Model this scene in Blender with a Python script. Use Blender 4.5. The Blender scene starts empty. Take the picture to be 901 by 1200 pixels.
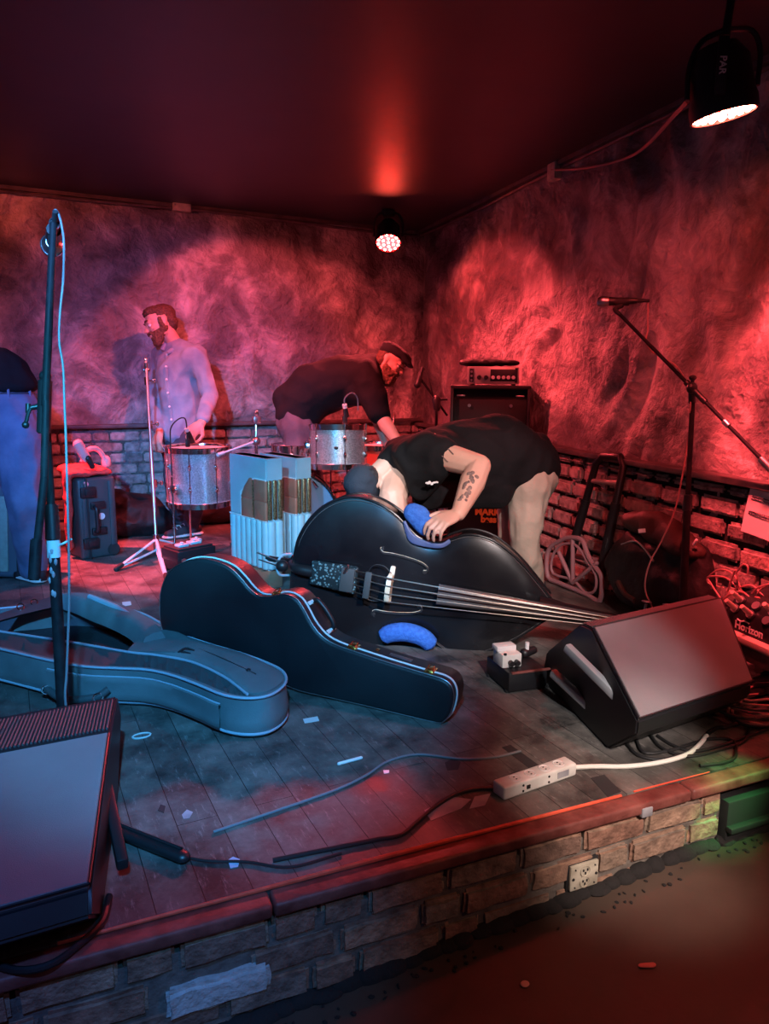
import bpy, bmesh, math, random
from mathutils import Vector, Matrix, noise, Euler
V = Vector
PI = math.pi
random.seed(7)
scene = bpy.context.scene
col = scene.collection

# ------------------------------------------------------------------ camera
FPX, CX, CY = 870.0, 450.5, 600.0
EYE = V((0, 0, 1.22))
pitch = math.atan(160 / FPX); yaw = math.radians(-26.95); roll = math.radians(0.5)
RM = Matrix.Rotation(yaw, 3, 'Z') @ Matrix.Rotation(PI / 2 - pitch, 3, 'X') @ Matrix.Rotation(roll, 3, 'Z')
cam = bpy.data.cameras.new('camera')
cam.sensor_fit = 'VERTICAL'; cam.sensor_height = 36; cam.lens = 36 * FPX / 1200
cam.clip_start = 0.05
camo = bpy.data.objects.new('camera', cam); col.objects.link(camo)
camo.matrix_world = Matrix.Translation(EYE) @ RM.to_4x4()
scene.camera = camo
RGT, UPV, BCK = RM.col[0].copy(), RM.col[1].copy(), RM.col[2].copy()
FWD = -BCK
HF = V((FWD.x, FWD.y, 0)).normalized()          # heading on the floor
HR = V((HF.y, -HF.x, 0))                         # right of the heading

def ray(x, y): return RM @ V(((x - CX) / FPX, -(y - CY) / FPX, -1))
def Pz(x, y, z=0.0):
    r = ray(x, y); return EYE + r * ((z - EYE.z) / r.z)
def Py(x, y, Y):
    r = ray(x, y); return EYE + r * (Y / r.y)
def Pd(x, y, d): return EYE + ray(x, y) * d
def Pl(x, y, a, n):
    r = ray(x, y); return EYE + r * ((a - EYE).dot(n) / r.dot(n))

# ------------------------------------------------------------------ materials
def mat(name, c, rough=.5, metal=0.0, c2=None, nscale=6, ndet=4, bump=None, spec=.5, coat=0, emit=None, estr=0, contrast=(.35, .65), rvar=0, stretch=None, third=None):
    m = bpy.data.materials.new(name); m.use_nodes = True
    nt = m.node_tree; N = nt.nodes; L = nt.links
    b = N['Principled BSDF']
    b.inputs['Base Color'].default_value = (*c, 1)
    b.inputs['Roughness'].default_value = rough; b.inputs['Metallic'].default_value = metal
    b.inputs['Specular IOR Level'].default_value = spec
    if coat:
        b.inputs['Coat Weight'].default_value = coat; b.inputs['Coat Roughness'].default_value = .08
    if emit:
        b.inputs['Emission Color'].default_value = (*emit, 1); b.inputs['Emission Strength'].default_value = estr
    if c2 or bump or rvar:
        tc = N.new('ShaderNodeTexCoord'); mp = N.new('ShaderNodeMapping')
        L.new(tc.outputs['Object'], mp.inputs['Vector'])
        if stretch: mp.inputs['Scale'].default_value = stretch
    if c2 or rvar:
        n = N.new('ShaderNodeTexNoise'); n.inputs['Scale'].default_value = nscale; n.inputs['Detail'].default_value = ndet
        L.new(mp.outputs[0], n.inputs['Vector'])
        if c2:
            r = N.new('ShaderNodeValToRGB')
            r.color_ramp.elements[0].position = contrast[0]; r.color_ramp.elements[1].position = contrast[1]
            r.color_ramp.elements[0].color = (*c, 1); r.color_ramp.elements[1].color = (*c2, 1)
            L.new(n.outputs['Fac'], r.inputs['Fac']); L.new(r.outputs[0], b.inputs['Base Color'])
        if rvar:
            mr = N.new('ShaderNodeMapRange'); mr.inputs[3].default_value = rough - rvar; mr.inputs[4].default_value = rough + rvar
            mr.inputs[1].default_value = .3; mr.inputs[2].default_value = .7
            L.new(n.outputs['Fac'], mr.inputs[0]); L.new(mr.outputs[0], b.inputs['Roughness'])
    if bump:
        n2 = N.new('ShaderNodeTexNoise'); n2.inputs['Scale'].default_value = bump[0]; n2.inputs['Detail'].default_value = 5
        L.new(mp.outputs[0], n2.inputs['Vector'])
        bp = N.new('ShaderNodeBump'); bp.inputs['Strength'].default_value = bump[1]; bp.inputs['Distance'].default_value = bump[2]
        L.new(n2.outputs['Fac'], bp.inputs['Height']); L.new(bp.outputs[0], b.inputs['Normal'])
    return m

def brick_mat(name, cols, rough=.75):
    m = bpy.data.materials.new(name); m.use_nodes = True
    nt = m.node_tree; N = nt.nodes; L = nt.links; b = N['Principled BSDF']
    g = N.new('ShaderNodeNewGeometry'); r = N.new('ShaderNodeValToRGB')
    r.color_ramp.interpolation = 'LINEAR'
    while len(r.color_ramp.elements) < len(cols): r.color_ramp.elements.new(.5)
    for i, c in enumerate(cols):
        r.color_ramp.elements[i].position = i / (len(cols) - 1); r.color_ramp.elements[i].color = (*c, 1)
    L.new(g.outputs['Random Per Island'], r.inputs[0])
    tc = N.new('ShaderNodeTexCoord')
    n = N.new('ShaderNodeTexNoise'); n.inputs['Scale'].default_value = 22; n.inputs['Detail'].default_value = 6
    L.new(tc.outputs['Object'], n.inputs[0])
    mx = N.new('ShaderNodeMix'); mx.data_type = 'RGBA'; mx.blend_type = 'MULTIPLY'; mx.inputs[0].default_value = .75
    r2 = N.new('ShaderNodeValToRGB'); r2.color_ramp.elements[0].position = .3; r2.color_ramp.elements[1].position = .65
    r2.color_ramp.elements[0].color = (.25, .23, .22, 1); r2.color_ramp.elements[1].color = (1.15, 1.1, 1.05, 1)
    L.new(n.outputs['Fac'], r2.inputs[0]); L.new(r.outputs[0], mx.inputs[6]); L.new(r2.outputs[0], mx.inputs[7])
    L.new(mx.outputs[2], b.inputs['Base Color']); b.inputs['Roughness'].default_value = rough
    n2 = N.new('ShaderNodeTexNoise'); n2.inputs['Scale'].default_value = 60; n2.inputs['Detail'].default_value = 6
    L.new(tc.outputs['Object'], n2.inputs[0])
    bp = N.new('ShaderNodeBump'); bp.inputs['Strength'].default_value = .7; bp.inputs['Distance'].default_value = .012
    L.new(n2.outputs['Fac'], bp.inputs['Height']); L.new(bp.outputs[0], b.inputs['Normal'])
    return m

def plaster_mat():
    m = bpy.data.materials.new('plaster'); m.use_nodes = True
    nt = m.node_tree; N = nt.nodes; L = nt.links; b = N['Principled BSDF']
    tc = N.new('ShaderNodeTexCoord')
    w = N.new('ShaderNodeTexNoise'); w.inputs['Scale'].default_value = 1.1; w.inputs['Detail'].default_value = 3; w.inputs['Distortion'].default_value = 1.2
    L.new(tc.outputs['Object'], w.inputs[0])
    n = N.new('ShaderNodeTexNoise'); n.inputs['Scale'].default_value = 3.2; n.inputs['Detail'].default_value = 9; n.inputs['Roughness'].default_value = .68; n.inputs['Distortion'].default_value = .9
    L.new(tc.outputs['Object'], n.inputs[0])
    ad = N.new('ShaderNodeMath'); ad.operation = 'MULTIPLY_ADD'; ad.inputs[1].default_value = .55
    L.new(w.outputs['Fac'], ad.inputs[0])
    hm = N.new('ShaderNodeMath'); hm.operation = 'MULTIPLY'; hm.inputs[1].default_value = .45
    L.new(n.outputs['Fac'], hm.inputs[0]); L.new(hm.outputs[0], ad.inputs[2])
    r = N.new('ShaderNodeValToRGB'); e = r.color_ramp.elements
    e[0].position = .37; e[0].color = (.07, .062, .066, 1); e[1].position = .63; e[1].color = (.72, .61, .6, 1)
    x = e.new(.5); x.color = (.23, .195, .2, 1)
    L.new(ad.outputs[0], r.inputs[0]); L.new(r.outputs[0], b.inputs['Base Color'])
    b.inputs['Roughness'].default_value = .62
    n2 = N.new('ShaderNodeTexNoise'); n2.inputs['Scale'].default_value = 17; n2.inputs['Detail'].default_value = 8; n2.inputs['Distortion'].default_value = .4
    L.new(tc.outputs['Object'], n2.inputs[0])
    sm = N.new('ShaderNodeMath'); sm.operation = 'ADD'
    L.new(n2.outputs['Fac'], sm.inputs[0]); L.new(n.outputs['Fac'], sm.inputs[1])
    bp = N.new('ShaderNodeBump'); bp.inputs['Strength'].default_value = .75; bp.inputs['Distance'].default_value = .05
    L.new(sm.outputs[0], bp.inputs['Height']); L.new(bp.outputs[0], b.inputs['Normal'])
    return m

def deck_mat():
    m = bpy.data.materials.new('deck_paint'); m.use_nodes = True
    nt = m.node_tree; N = nt.nodes; L = nt.links; b = N['Principled BSDF']
    tc = N.new('ShaderNodeTexCoord')
    mp = N.new('ShaderNodeMapping'); mp.inputs['Rotation'].default_value = (0, 0, PI / 2)
    L.new(tc.outputs['Object'], mp.inputs[0])
    br = N.new('ShaderNodeTexBrick'); br.inputs['Scale'].default_value = 1
    br.inputs['Brick Width'].default_value = 1.9; br.inputs['Row Height'].default_value = .112; br.inputs['Mortar Size'].default_value = .0013
    br.inputs['Color1'].default_value = (.085, .08, .076, 1); br.inputs['Color2'].default_value = (.115, .108, .1, 1); br.inputs['Mortar'].default_value = (.012, .012, .012, 1)
    br.inputs['Mortar Smooth'].default_value = .2; br.offset = .37
    L.new(mp.outputs[0], br.inputs[0])
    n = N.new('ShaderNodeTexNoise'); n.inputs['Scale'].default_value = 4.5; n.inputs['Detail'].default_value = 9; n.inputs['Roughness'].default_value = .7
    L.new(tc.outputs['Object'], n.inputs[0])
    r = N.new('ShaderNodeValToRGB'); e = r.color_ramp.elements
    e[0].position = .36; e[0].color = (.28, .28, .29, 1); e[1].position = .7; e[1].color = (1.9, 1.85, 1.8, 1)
    L.new(n.outputs['Fac'], r.inputs[0])
    mx = N.new('ShaderNodeMix'); mx.data_type = 'RGBA'; mx.blend_type = 'MULTIPLY'; mx.inputs[0].default_value = 1
    L.new(br.outputs[0], mx.inputs[6]); L.new(r.outputs[0], mx.inputs[7])
    # scuffs: fine long scratches across the boards
    mp2 = N.new('ShaderNodeMapping'); mp2.inputs['Scale'].default_value = (26, 5, 1); mp2.inputs['Rotation'].default_value = (0, 0, .5)
    L.new(tc.outputs['Object'], mp2.inputs[0])
    s = N.new('ShaderNodeTexNoise'); s.inputs['Scale'].default_value = 2.3; s.inputs['Detail'].default_value = 8; s.inputs['Roughness'].default_value = .75
    L.new(mp2.outputs[0], s.inputs[0])
    r3 = N.new('ShaderNodeValToRGB'); r3.color_ramp.elements[0].position = .56; r3.color_ramp.elements[1].position = .76
    r3.color_ramp.elements[0].color = (0, 0, 0, 1); r3.color_ramp.elements[1].color = (.55, .55, .55, 1)
    L.new(s.outputs['Fac'], r3.inputs[0])
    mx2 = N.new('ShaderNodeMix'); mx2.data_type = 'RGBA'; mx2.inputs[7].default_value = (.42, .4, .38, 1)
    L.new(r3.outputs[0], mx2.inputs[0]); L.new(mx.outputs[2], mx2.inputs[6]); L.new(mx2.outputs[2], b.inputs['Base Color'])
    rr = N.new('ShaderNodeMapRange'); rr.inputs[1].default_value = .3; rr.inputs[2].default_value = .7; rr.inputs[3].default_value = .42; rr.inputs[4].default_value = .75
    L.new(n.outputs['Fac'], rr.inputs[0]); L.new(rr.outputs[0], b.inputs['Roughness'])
    bp = N.new('ShaderNodeBump'); bp.inputs['Strength'].default_value = .5; bp.inputs['Distance'].default_value = .006
    ad = N.new('ShaderNodeMath'); ad.operation = 'SUBTRACT'
    L.new(n.outputs['Fac'], ad.inputs[0]); L.new(br.outputs['Fac'], ad.inputs[1]); L.new(ad.outputs[0], bp.inputs['Height']); L.new(bp.outputs[0], b.inputs['Normal'])
    return m

def sparkle_mat(name, c, c2, rough=.32, scale=260, metal=.75):
    m = bpy.data.materials.new(name); m.use_nodes = True
    nt = m.node_tree; N = nt.nodes; L = nt.links; b = N['Principled BSDF']
    tc = N.new('ShaderNodeTexCoord'); v = N.new('ShaderNodeTexVoronoi'); v.inputs['Scale'].default_value = scale
    L.new(tc.outputs['Object'], v.inputs['Vector'])
    r = N.new('ShaderNodeValToRGB'); r.color_ramp.elements[0].color = (*c, 1); r.color_ramp.elements[1].color = (*c2, 1)
    sp = N.new('ShaderNodeSeparateColor'); L.new(v.outputs['Color'], sp.inputs[0])
    L.new(sp.outputs[0], r.inputs[0]); L.new(r.outputs[0], b.inputs['Base Color'])
    b.inputs['Metallic'].default_value = metal; b.inputs['Roughness'].default_value = rough
    nm = N.new('ShaderNodeBump'); nm.inputs['Strength'].default_value = .35; nm.inputs['Distance'].default_value = .004
    L.new(sp.outputs[1], nm.inputs['Height']); L.new(nm.outputs[0], b.inputs['Normal'])
    b.inputs['Coat Weight'].default_value = .4
    return m

def grille_mat(name, c, rough=.45, scale=180):
    m = bpy.data.materials.new(name); m.use_nodes = True
    nt = m.node_tree; N = nt.nodes; L = nt.links; b = N['Principled BSDF']
    tc = N.new('ShaderNodeTexCoord'); v = N.new('ShaderNodeTexVoronoi'); v.inputs['Scale'].default_value = scale; v.inputs['Randomness'].default_value = 0
    L.new(tc.outputs['Object'], v.inputs['Vector'])
    r = N.new('ShaderNodeValToRGB'); r.color_ramp.elements[0].position = .25; r.color_ramp.elements[1].position = .5
    r.color_ramp.elements[0].color = (c[0] * .35, c[1] * .35, c[2] * .35, 1); r.color_ramp.elements[1].color = (*c, 1)
    L.new(v.outputs['Distance'], r.inputs[0]); L.new(r.outputs[0], b.inputs['Base Color'])
    b.inputs['Roughness'].default_value = rough; b.inputs['Metallic'].default_value = .3
    return m

M = {}
M['plaster'] = plaster_mat()
M['deck'] = deck_mat()
M['ceiling'] = mat('ceiling_gloss', (.02, .018, .024), .45, c2=(.034, .028, .034), nscale=1.3, bump=(1.2, .15, .03), spec=.5)
M['concrete'] = mat('floor_dark', (.045, .03, .024), .55, c2=(.09, .06, .045), nscale=2.5, ndet=8, bump=(14, .25, .01), rvar=.12)
M['mortar'] = mat('mortar', (.1, .085, .075), .9, c2=(.2, .17, .145), nscale=18, bump=(40, .8, .01))
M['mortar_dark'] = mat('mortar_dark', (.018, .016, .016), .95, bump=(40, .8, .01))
M['brick_front'] = brick_mat('brick_front', [(.26, .14, .105), (.38, .21, .15), (.34, .26, .2), (.44, .27, .19), (.2, .125, .1), (.36, .3, .25)])
M['brick_dado'] = brick_mat('brick_dado', [(.24, .2, .2), (.42, .34, .33), (.55, .46, .44), (.33, .27, .27), (.5, .36, .33)], .6)
M['pale_brick'] = mat('pale_brick', (.42, .42, .4), .7, c2=(.6, .6, .58), nscale=20, bump=(50, .7, .012))
M['ledge'] = mat('ledge_paint', (.06, .05, .05), .5, c2=(.14, .11, .11), nscale=9)
M['lip'] = mat('lip_paint', (.13, .03, .025), .55, c2=(.27, .085, .07), nscale=12, ndet=8, bump=(30, .5, .008))
M['redline'] = mat('red_edge', (.85, .13, .07), .45, c2=(.7, .08, .04), nscale=30)
M['black'] = mat('black_plastic', (.012, .012, .014), .42)
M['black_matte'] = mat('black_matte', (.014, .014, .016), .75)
M['tolex'] = mat('black_tolex', (.011, .011, .014), .45, bump=(260, .5, .002), rvar=.08, c2=(.016, .016, .02), nscale=3)
M['black_gloss'] = mat('black_lacquer', (.004, .004, .006), .24, spec=.35, coat=.22, rvar=.05, nscale=3, c2=(.012, .012, .014), bump=(3, .06, .02))
M['chrome'] = mat('chrome', (.75, .75, .77), .14, 1)
M['steel'] = mat('steel', (.5, .5, .52), .35, 1)
M['white_paint'] = mat('white_metal', (.75, .75, .75), .35)
M['gold'] = mat('brass_hardware', (.8, .6, .25), .25, 1)
M['rubber'] = mat('rubber', (.015, .015, .015), .8)
M['stand'] = mat('stand_enamel', (.009, .009, .011), .58, rvar=.1, c2=(.018, .018, .02), nscale=30, spec=.12)
M['cable_black'] = mat('cable_black', (.015, .015, .016), .5)
M['cable_grey'] = mat('cable_grey', (.16, .18, .2), .5)
M['cable_white'] = mat('cable_white', (.78, .76, .7), .4)
M['cable_red'] = mat('cable_pink', (.42, .2, .19), .5)
M['white_plastic'] = mat('white_plastic', (.78, .77, .73), .4, c2=(.62, .61, .57), nscale=14)
M['plate'] = mat('outlet_cream', (.62, .58, .47), .45, c2=(.4, .36, .28), nscale=20)
M['paper'] = mat('paper', (.85, .82, .8), .8, c2=(.75, .72, .7), nscale=5)
M['ink'] = mat('ink', (.03, .02, .03), .8)
M['skin'] = mat('skin', (.62, .36, .27), .5, c2=(.68, .42, .33), nscale=10, bump=(90, .25, .003))
M['tattoo'] = mat('tattoo_ink', (.15, .105, .1), .55, c2=(.3, .2, .17), nscale=40)
M['beard'] = mat('beard_hair', (.1, .045, .025), .7, c2=(.2, .1, .055), nscale=90, bump=(160, 1, .006))
M['hair'] = mat('brown_hair', (.07, .03, .018), .6, c2=(.15, .07, .04), nscale=90, bump=(160, 1, .006))
M['dark_hair'] = mat('dark_hair', (.012, .013, .018), .6, c2=(.03, .03, .036), nscale=90, bump=(150, 1, .006))
M['eye'] = mat('eye_white', (.8, .78, .75), .25)
M['lips'] = mat('lips', (.5, .2, .18), .5)
M['black_shirt'] = mat('black_cotton', (.0075, .0075, .009), .9, c2=(.011, .011, .013), nscale=5, bump=(7, .5, .03), spec=.2)
M['khaki'] = mat('khaki_cotton', (.38, .34, .27), .85, c2=(.46, .41, .33), nscale=7, bump=(12, .5, .02))
M['denim'] = mat('denim', (.1, .15, .26), .85, c2=(.16, .22, .35), nscale=9, bump=(11, .5, .02))
M['dark_denim'] = mat('dark_denim', (.05, .055, .075), .85, c2=(.08, .085, .11), nscale=9, bump=(11, .5, .02))
M['brown_cloth'] = mat('brown_trousers', (.09, .06, .055), .85, bump=(11, .5, .02))
M['chambray'] = mat('chambray', (.22, .27, .36), .85, c2=(.3, .35, .44), nscale=9, bump=(10, .55, .02))
M['beanie'] = mat('beanie_knit', (.02, .028, .042), .9, bump=(150, .7, .004))
M['cap_wool'] = mat('cap_wool', (.012, .011, .013), .9, bump=(120, .6, .004))
M['shoe_dark'] = mat('shoe_suede', (.03, .03, .035), .8)
M['shoe_white'] = mat('shoe_sole', (.72, .72, .68), .6)
M['teal_nylon'] = mat('teal_nylon', (.1, .135, .145), .6, c2=(.14, .18, .19), nscale=7, bump=(220, .5, .002))
M['teal_dark'] = mat('teal_nylon_dark', (.045, .06, .065), .7, bump=(200, .5, .002))
M['teal_piping'] = mat('piping', (.3, .4, .48), .45)
M['plush_dark'] = mat('case_lining', (.02, .022, .026), .9, bump=(80, .6, .006))
M['blue_plush'] = mat('blue_plush', (.03, .13, .5), .9, c2=(.05, .2, .65), nscale=60, bump=(120, .8, .006))
M['blue_band'] = mat('blue_band', (.05, .09, .24), .5, c2=(.1, .14, .3), nscale=20)
M['padded'] = mat('pale_vinyl', (.3, .47, .52), .35, c2=(.36, .53, .58), nscale=7, bump=(90, .15, .003))
M['brown_vinyl'] = mat('brown_vinyl', (.36, .12, .075), .3, c2=(.46, .16, .1), nscale=8, bump=(60, .15, .003))
M['glitter'] = sparkle_mat('gold_glitter', (.1, .055, .025), (.55, .38, .2))
M['sparkle'] = sparkle_mat('silver_sparkle', (.32, .33, .34), (.85, .86, .86))
M['drumhead'] = mat('drum_head', (.72, .7, .68), .5)
M['red_lit_shell'] = mat('red_lit_shell', (.5, .06, .045), .3, coat=.3)  # red light falling on the drum is put into the shell colour
M['blue_head'] = mat('blue_drum_head', (.1, .24, .42), .45)
M['bronze'] = mat('bronze', (.45, .27, .12), .28, 1)
M['case_green'] = mat('case_resin', (.03, .05, .055), .5, bump=(160, .3, .002), rvar=.08, c2=(.04, .065, .07), nscale=5)
M['red_cloth'] = mat('red_cloth', (.65, .06, .05), .75, bump=(20, .6, .02))
M['pink_rubber'] = mat('pink_foam', (.8, .32, .32), .6)
M['mauve'] = mat('mauve_plastic', (.38, .2, .22), .4)
M['pink_bar'] = mat('pale_bar', (.6, .4, .38), .4)
M['bag'] = mat('black_nylon', (.008, .0075, .008), .65, bump=(9, .6, .03))
M['bag_brown'] = mat('brown_nylon', (.06, .026, .02), .6, bump=(9, .5, .03))
M['tag'] = mat('tag_white', (.88, .84, .82), .5)
M['grille_grey'] = mat('grille_grey', (.19, .19, .2), .5, .2, c2=(.23, .23, .24), nscale=3, bump=(420, .4, .002))
M['grille_black'] = grille_mat('grille_black', (.02, .02, .022), .5, 160)
M['runner'] = mat('runner_grey', (.36, .36, .37), .5)
M['rib_grey'] = mat('rib_grey', (.06, .06, .064), .6)
M['silver_panel'] = mat('silver_panel', (.6, .56, .52), .35, .5)
M['orange_print'] = mat('orange_print', (.95, .5, .1), .5)
M['bridge_wood'] = mat('maple', (.72, .62, .42), .5, c2=(.8, .72, .55), nscale=20)
M['ebony'] = mat('ebony', (.075, .072, .075), .22, c2=(.1, .095, .095), nscale=6, stretch=(1, 8, 1))
M['string'] = mat('bass_string', (.62, .5, .42), .3, 1)
M['snakeskin'] = None
M['led'] = mat('led_emitter', (.9, .1, .1), .4, emit=(1, .0035, .0045), estr=70)
M['led_hot'] = mat('led_hot', (1, .5, .4), .4, emit=(1, .13, .08), estr=150)
M['tape'] = mat('gaffer_tape', (.03, .03, .032), .65)
M['tape_grey'] = mat('worn_tape', (.4, .4, .43), .6, c2=(.25, .25, .28), nscale=12)
M['tape_blue'] = mat('blue_tape', (.3, .5, .7), .6)
M['tape_teal'] = mat('pale_tape', (.5, .65, .66), .5)
M['amp_green_lit'] = mat('amp_cloth', (.3, .42, .33), .7, c2=(.36, .5, .4), nscale=40, bump=(200, .5, .003))  # green light on the amplifier is put into the cloth colour
M['amp_grey'] = mat('amp_tolex', (.1, .14, .17), .6, bump=(180, .5, .003))
M['litter_pink'] = mat('litter_pink', (.75, .15, .12), .6)
M['litter_tan'] = mat('litter_tan', (.5, .38, .3), .8)
M['pinkish'] = mat('pale_board', (.75, .58, .5), .5)
M['rough_red'] = mat('crate_block', (.55, .3, .27), .8, c2=(.4, .2, .18), nscale=25, bump=(40, .6, .01))
def _snake():
    m = mat('reptile_wrap', (.1, .3, .34), .4)
    nt = m.node_tree; N = nt.nodes; L = nt.links
    tc = N.new('ShaderNodeTexCoord'); v = N.new('ShaderNodeTexVoronoi'); v.inputs['Scale'].default_value = 70
    L.new(tc.outputs['Object'], v.inputs['Vector'])
    r = N.new('ShaderNodeValToRGB'); r.color_ramp.elements[0].position = .3; r.color_ramp.elements[1].position = .42
    r.color_ramp.elements[0].color = (.14, .26, .28, 1); r.color_ramp.elements[1].color = (.012, .025, .03, 1)
    L.new(v.outputs['Distance'], r.inputs[0]); L.new(r.outputs[0], N['Principled BSDF'].inputs['Base Color'])
    return m
M['snakeskin'] = _snake()

# ------------------------------------------------------------------ mesh helpers
def frame(z, x=None):
    """3x3 matrix whose z axis is the given direction"""
    z = V(z).normalized()
    x = V(x) if x is not None else (V((0, 0, 1)) if abs(z.z) < .9 else V((1, 0, 0)))
    y = z.cross(x).normalized(); x = y.cross(z).normalized()
    return Matrix((x, y, z)).transposed()

def smooth_pts(pts, n=8, closed=False):
    pts = [V(p) for p in pts]; out = []; m = len(pts)
    rng = range(m if closed else m - 1)
    for i in rng:
        if closed: a, b, c, d = pts[(i - 1) % m], pts[i], pts[(i + 1) % m], pts[(i + 2) % m]
        else:
            b, c = pts[i], pts[i + 1]
            a = pts[i - 1] if i > 0 else b + (b - c); d = pts[i + 2] if i + 2 < m else c + (c - b)
        for k in range(n):
            t = k / n
            out.append(.5 * ((2 * b) + (c - a) * t + (2 * a - 5 * b + 4 * c - d) * t * t + (3 * b - a - 3 * c + d) * t ** 3))
    if not closed: out.append(pts[-1])
    return out

class MB:
    def __init__(s): s.bm = bmesh.new(); s.mi = 0
    def add(s, tmp, Mx=None):
        if Mx is not None: tmp.transform(Mx if len(Mx) == 4 else Mx.to_4x4())
        for f in tmp.faces: f.material_index = s.mi
        me = bpy.data.meshes.new('t'); tmp.to_mesh(me); tmp.free(); s.bm.from_mesh(me); bpy.data.meshes.remove(me); return s
    def box(s, c, size, rot=None, bev=0, seg=2):
        t = bmesh.new(); bmesh.ops.create_cube(t, size=1)
        bmesh.ops.scale(t, vec=V(size), verts=t.verts)
        if bev: bmesh.ops.bevel(t, geom=t.edges[:], offset=bev, segments=seg, affect='EDGES', profile=.5)
        R = (rot.to_4x4() if rot is not None else Matrix())
        return s.add(t, Matrix.Translation(V(c)) @ R)
    def cyl(s, a, b, r0, r1=None, seg=16, bev=0):
        a, b = V(a), V(b); r1 = r0 if r1 is None else r1
        t = bmesh.new(); h = (b - a).length
        bmesh.ops.create_cone(t, cap_ends=True, segments=seg, radius1=r0, radius2=r1, depth=h)
        if bev:
            ed = [e for e in t.edges if abs(e.verts[0].co.z - e.verts[1].co.z) < 1e-6]
            bmesh.ops.bevel(t, geom=ed, offset=bev, segments=2, affect='EDGES')
        return s.add(t, Matrix.Translation((a + b) / 2) @ frame(b - a).to_4x4())
    def tube(s, pts, r, seg=8, closed=False, smooth=0):
        pts = [V(p) for p in pts]
        if smooth: pts = smooth_pts(pts, smooth, closed)
        n = len(pts); t = bmesh.new(); rings = []
        if isinstance(r, (list, tuple)) and len(r) != n:
            m = len(r) - 1; r = [r[min(int(i / (n - 1) * m), m - 1)] * (1 - (i / (n - 1) * m - min(int(i / (n - 1) * m), m - 1))) + r[min(int(i / (n - 1) * m), m - 1) + 1] * (i / (n - 1) * m - min(int(i / (n - 1) * m), m - 1)) for i in range(n)]
        fr = None
        for i, p in enumerate(pts):
            a = pts[(i - 1) % n] if (closed or i > 0) else p; b = pts[(i + 1) % n] if (closed or i < n - 1) else p
            d = (b - a)
            if d.length < 1e-9: d = V((0, 0, 1))
            d.normalize()
            if fr is None: fr = frame(d).col[0].copy()
            fr = (fr - d * fr.dot(d))
            if fr.length < 1e-6: fr = frame(d).col[0].copy()
            fr.normalize(); y = d.cross(fr)
            rr = r[i] if isinstance(r, (list, tuple)) else r
            rings.append([t.verts.new(p + (fr * math.cos(2 * PI * k / seg) + y * math.sin(2 * PI * k / seg)) * rr) for k in range(seg)])
        for i in range(n if closed else n - 1):
            A, B = rings[i], rings[(i + 1) % n]
            for k in range(seg): t.faces.new((A[k], A[(k + 1) % seg], B[(k + 1) % seg], B[k]))
        if not closed: t.faces.new(rings[0][::-1]); t.faces.new(rings[-1])
        return s.add(t)
    def lathe(s, prof, Mx=None, seg=32):
        t = bmesh.new(); rings = []
        for (r, z) in prof:
            if r < 1e-6: rings.append([t.verts.new((0, 0, z))])
            else: rings.append([t.verts.new((r * math.cos(2 * PI * k / seg), r * math.sin(2 * PI * k / seg), z)) for k in range(seg)])
        for A, B in zip(rings, rings[1:]):
            for k in range(seg):
                a = [A[k % len(A)], A[(k + 1) % len(A)], B[(k + 1) % len(B)], B[k % len(B)]]
                u = []
                for v in a:
                    if v not in u: u.append(v)
                if len(u) > 2: t.faces.new(u)
        bmesh.ops.recalc_face_normals(t, faces=t.faces)
        return s.add(t, Mx)
    def ell(s, c, r, rot=None, sub=3):
        t = bmesh.new(); bmesh.ops.create_icosphere(t, subdivisions=sub, radius=1)
        r = (r, r, r) if isinstance(r, (int, float)) else r
        bmesh.ops.scale(t, vec=V(r), verts=t.verts)
        return s.add(t, Matrix.Translation(V(c)) @ (rot.to_4x4() if rot is not None else Matrix()))
    def hull(s, items, sub=2):
        """convex hull of spheres / ellipsoids: (centre, radius or radii[, rotation])"""
        t = bmesh.new()
        for it in items:
            u = bmesh.new(); bmesh.ops.create_icosphere(u, subdivisions=sub, radius=1)
            r = it[1]; r = (r, r, r) if isinstance(r, (int, float)) else r
            bmesh.ops.scale(u, vec=V(r), verts=u.verts)
            u.transform(Matrix.Translation(V(it[0])) @ (it[2].to_4x4() if len(it) > 2 else Matrix()))
            me = bpy.data.meshes.new('t'); u.to_mesh(me); u.free(); t.from_mesh(me); bpy.data.meshes.remove(me)
        res = bmesh.ops.convex_hull(t, input=t.verts[:])
        dead = [g for g in res['geom_interior'] if isinstance(g, bmesh.types.BMVert)]
        bmesh.ops.delete(t, geom=dead, context='VERTS')
        return s.add(t)
    def prism(s, pts, z0, z1, Mx=None, bev=0, seg=2):
        t = bmesh.new()
        A = [t.verts.new((p[0], p[1], z0)) for p in pts]; f = t.faces.new(A)
        r = bmesh.ops.extrude_face_region(t, geom=[f])
        for g in r['geom']:
            if isinstance(g, bmesh.types.BMVert): g.co.z = z1
        bmesh.ops.recalc_face_normals(t, faces=t.faces)
        if bev:
            ed = [e for e in t.edges if abs(e.verts[0].co.z - e.verts[1].co.z) < 1e-6]
            bmesh.ops.bevel(t, geom=ed, offset=bev, segments=seg, affect='EDGES')
        return s.add(t, Mx)
    def loft(s, rings, caps=True):
        t = bmesh.new(); R = [[t.verts.new(V(p)) for p in r] for r in rings]; n = len(R[0])
        for A, B in zip(R, R[1:]):
            for k in range(n): t.faces.new((A[k], A[(k + 1) % n], B[(k + 1) % n], B[k]))
        if caps: t.faces.new(R[0][::-1]); t.faces.new(R[-1])
        bmesh.ops.recalc_face_normals(t, faces=t.faces)
        return s.add(t)
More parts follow.
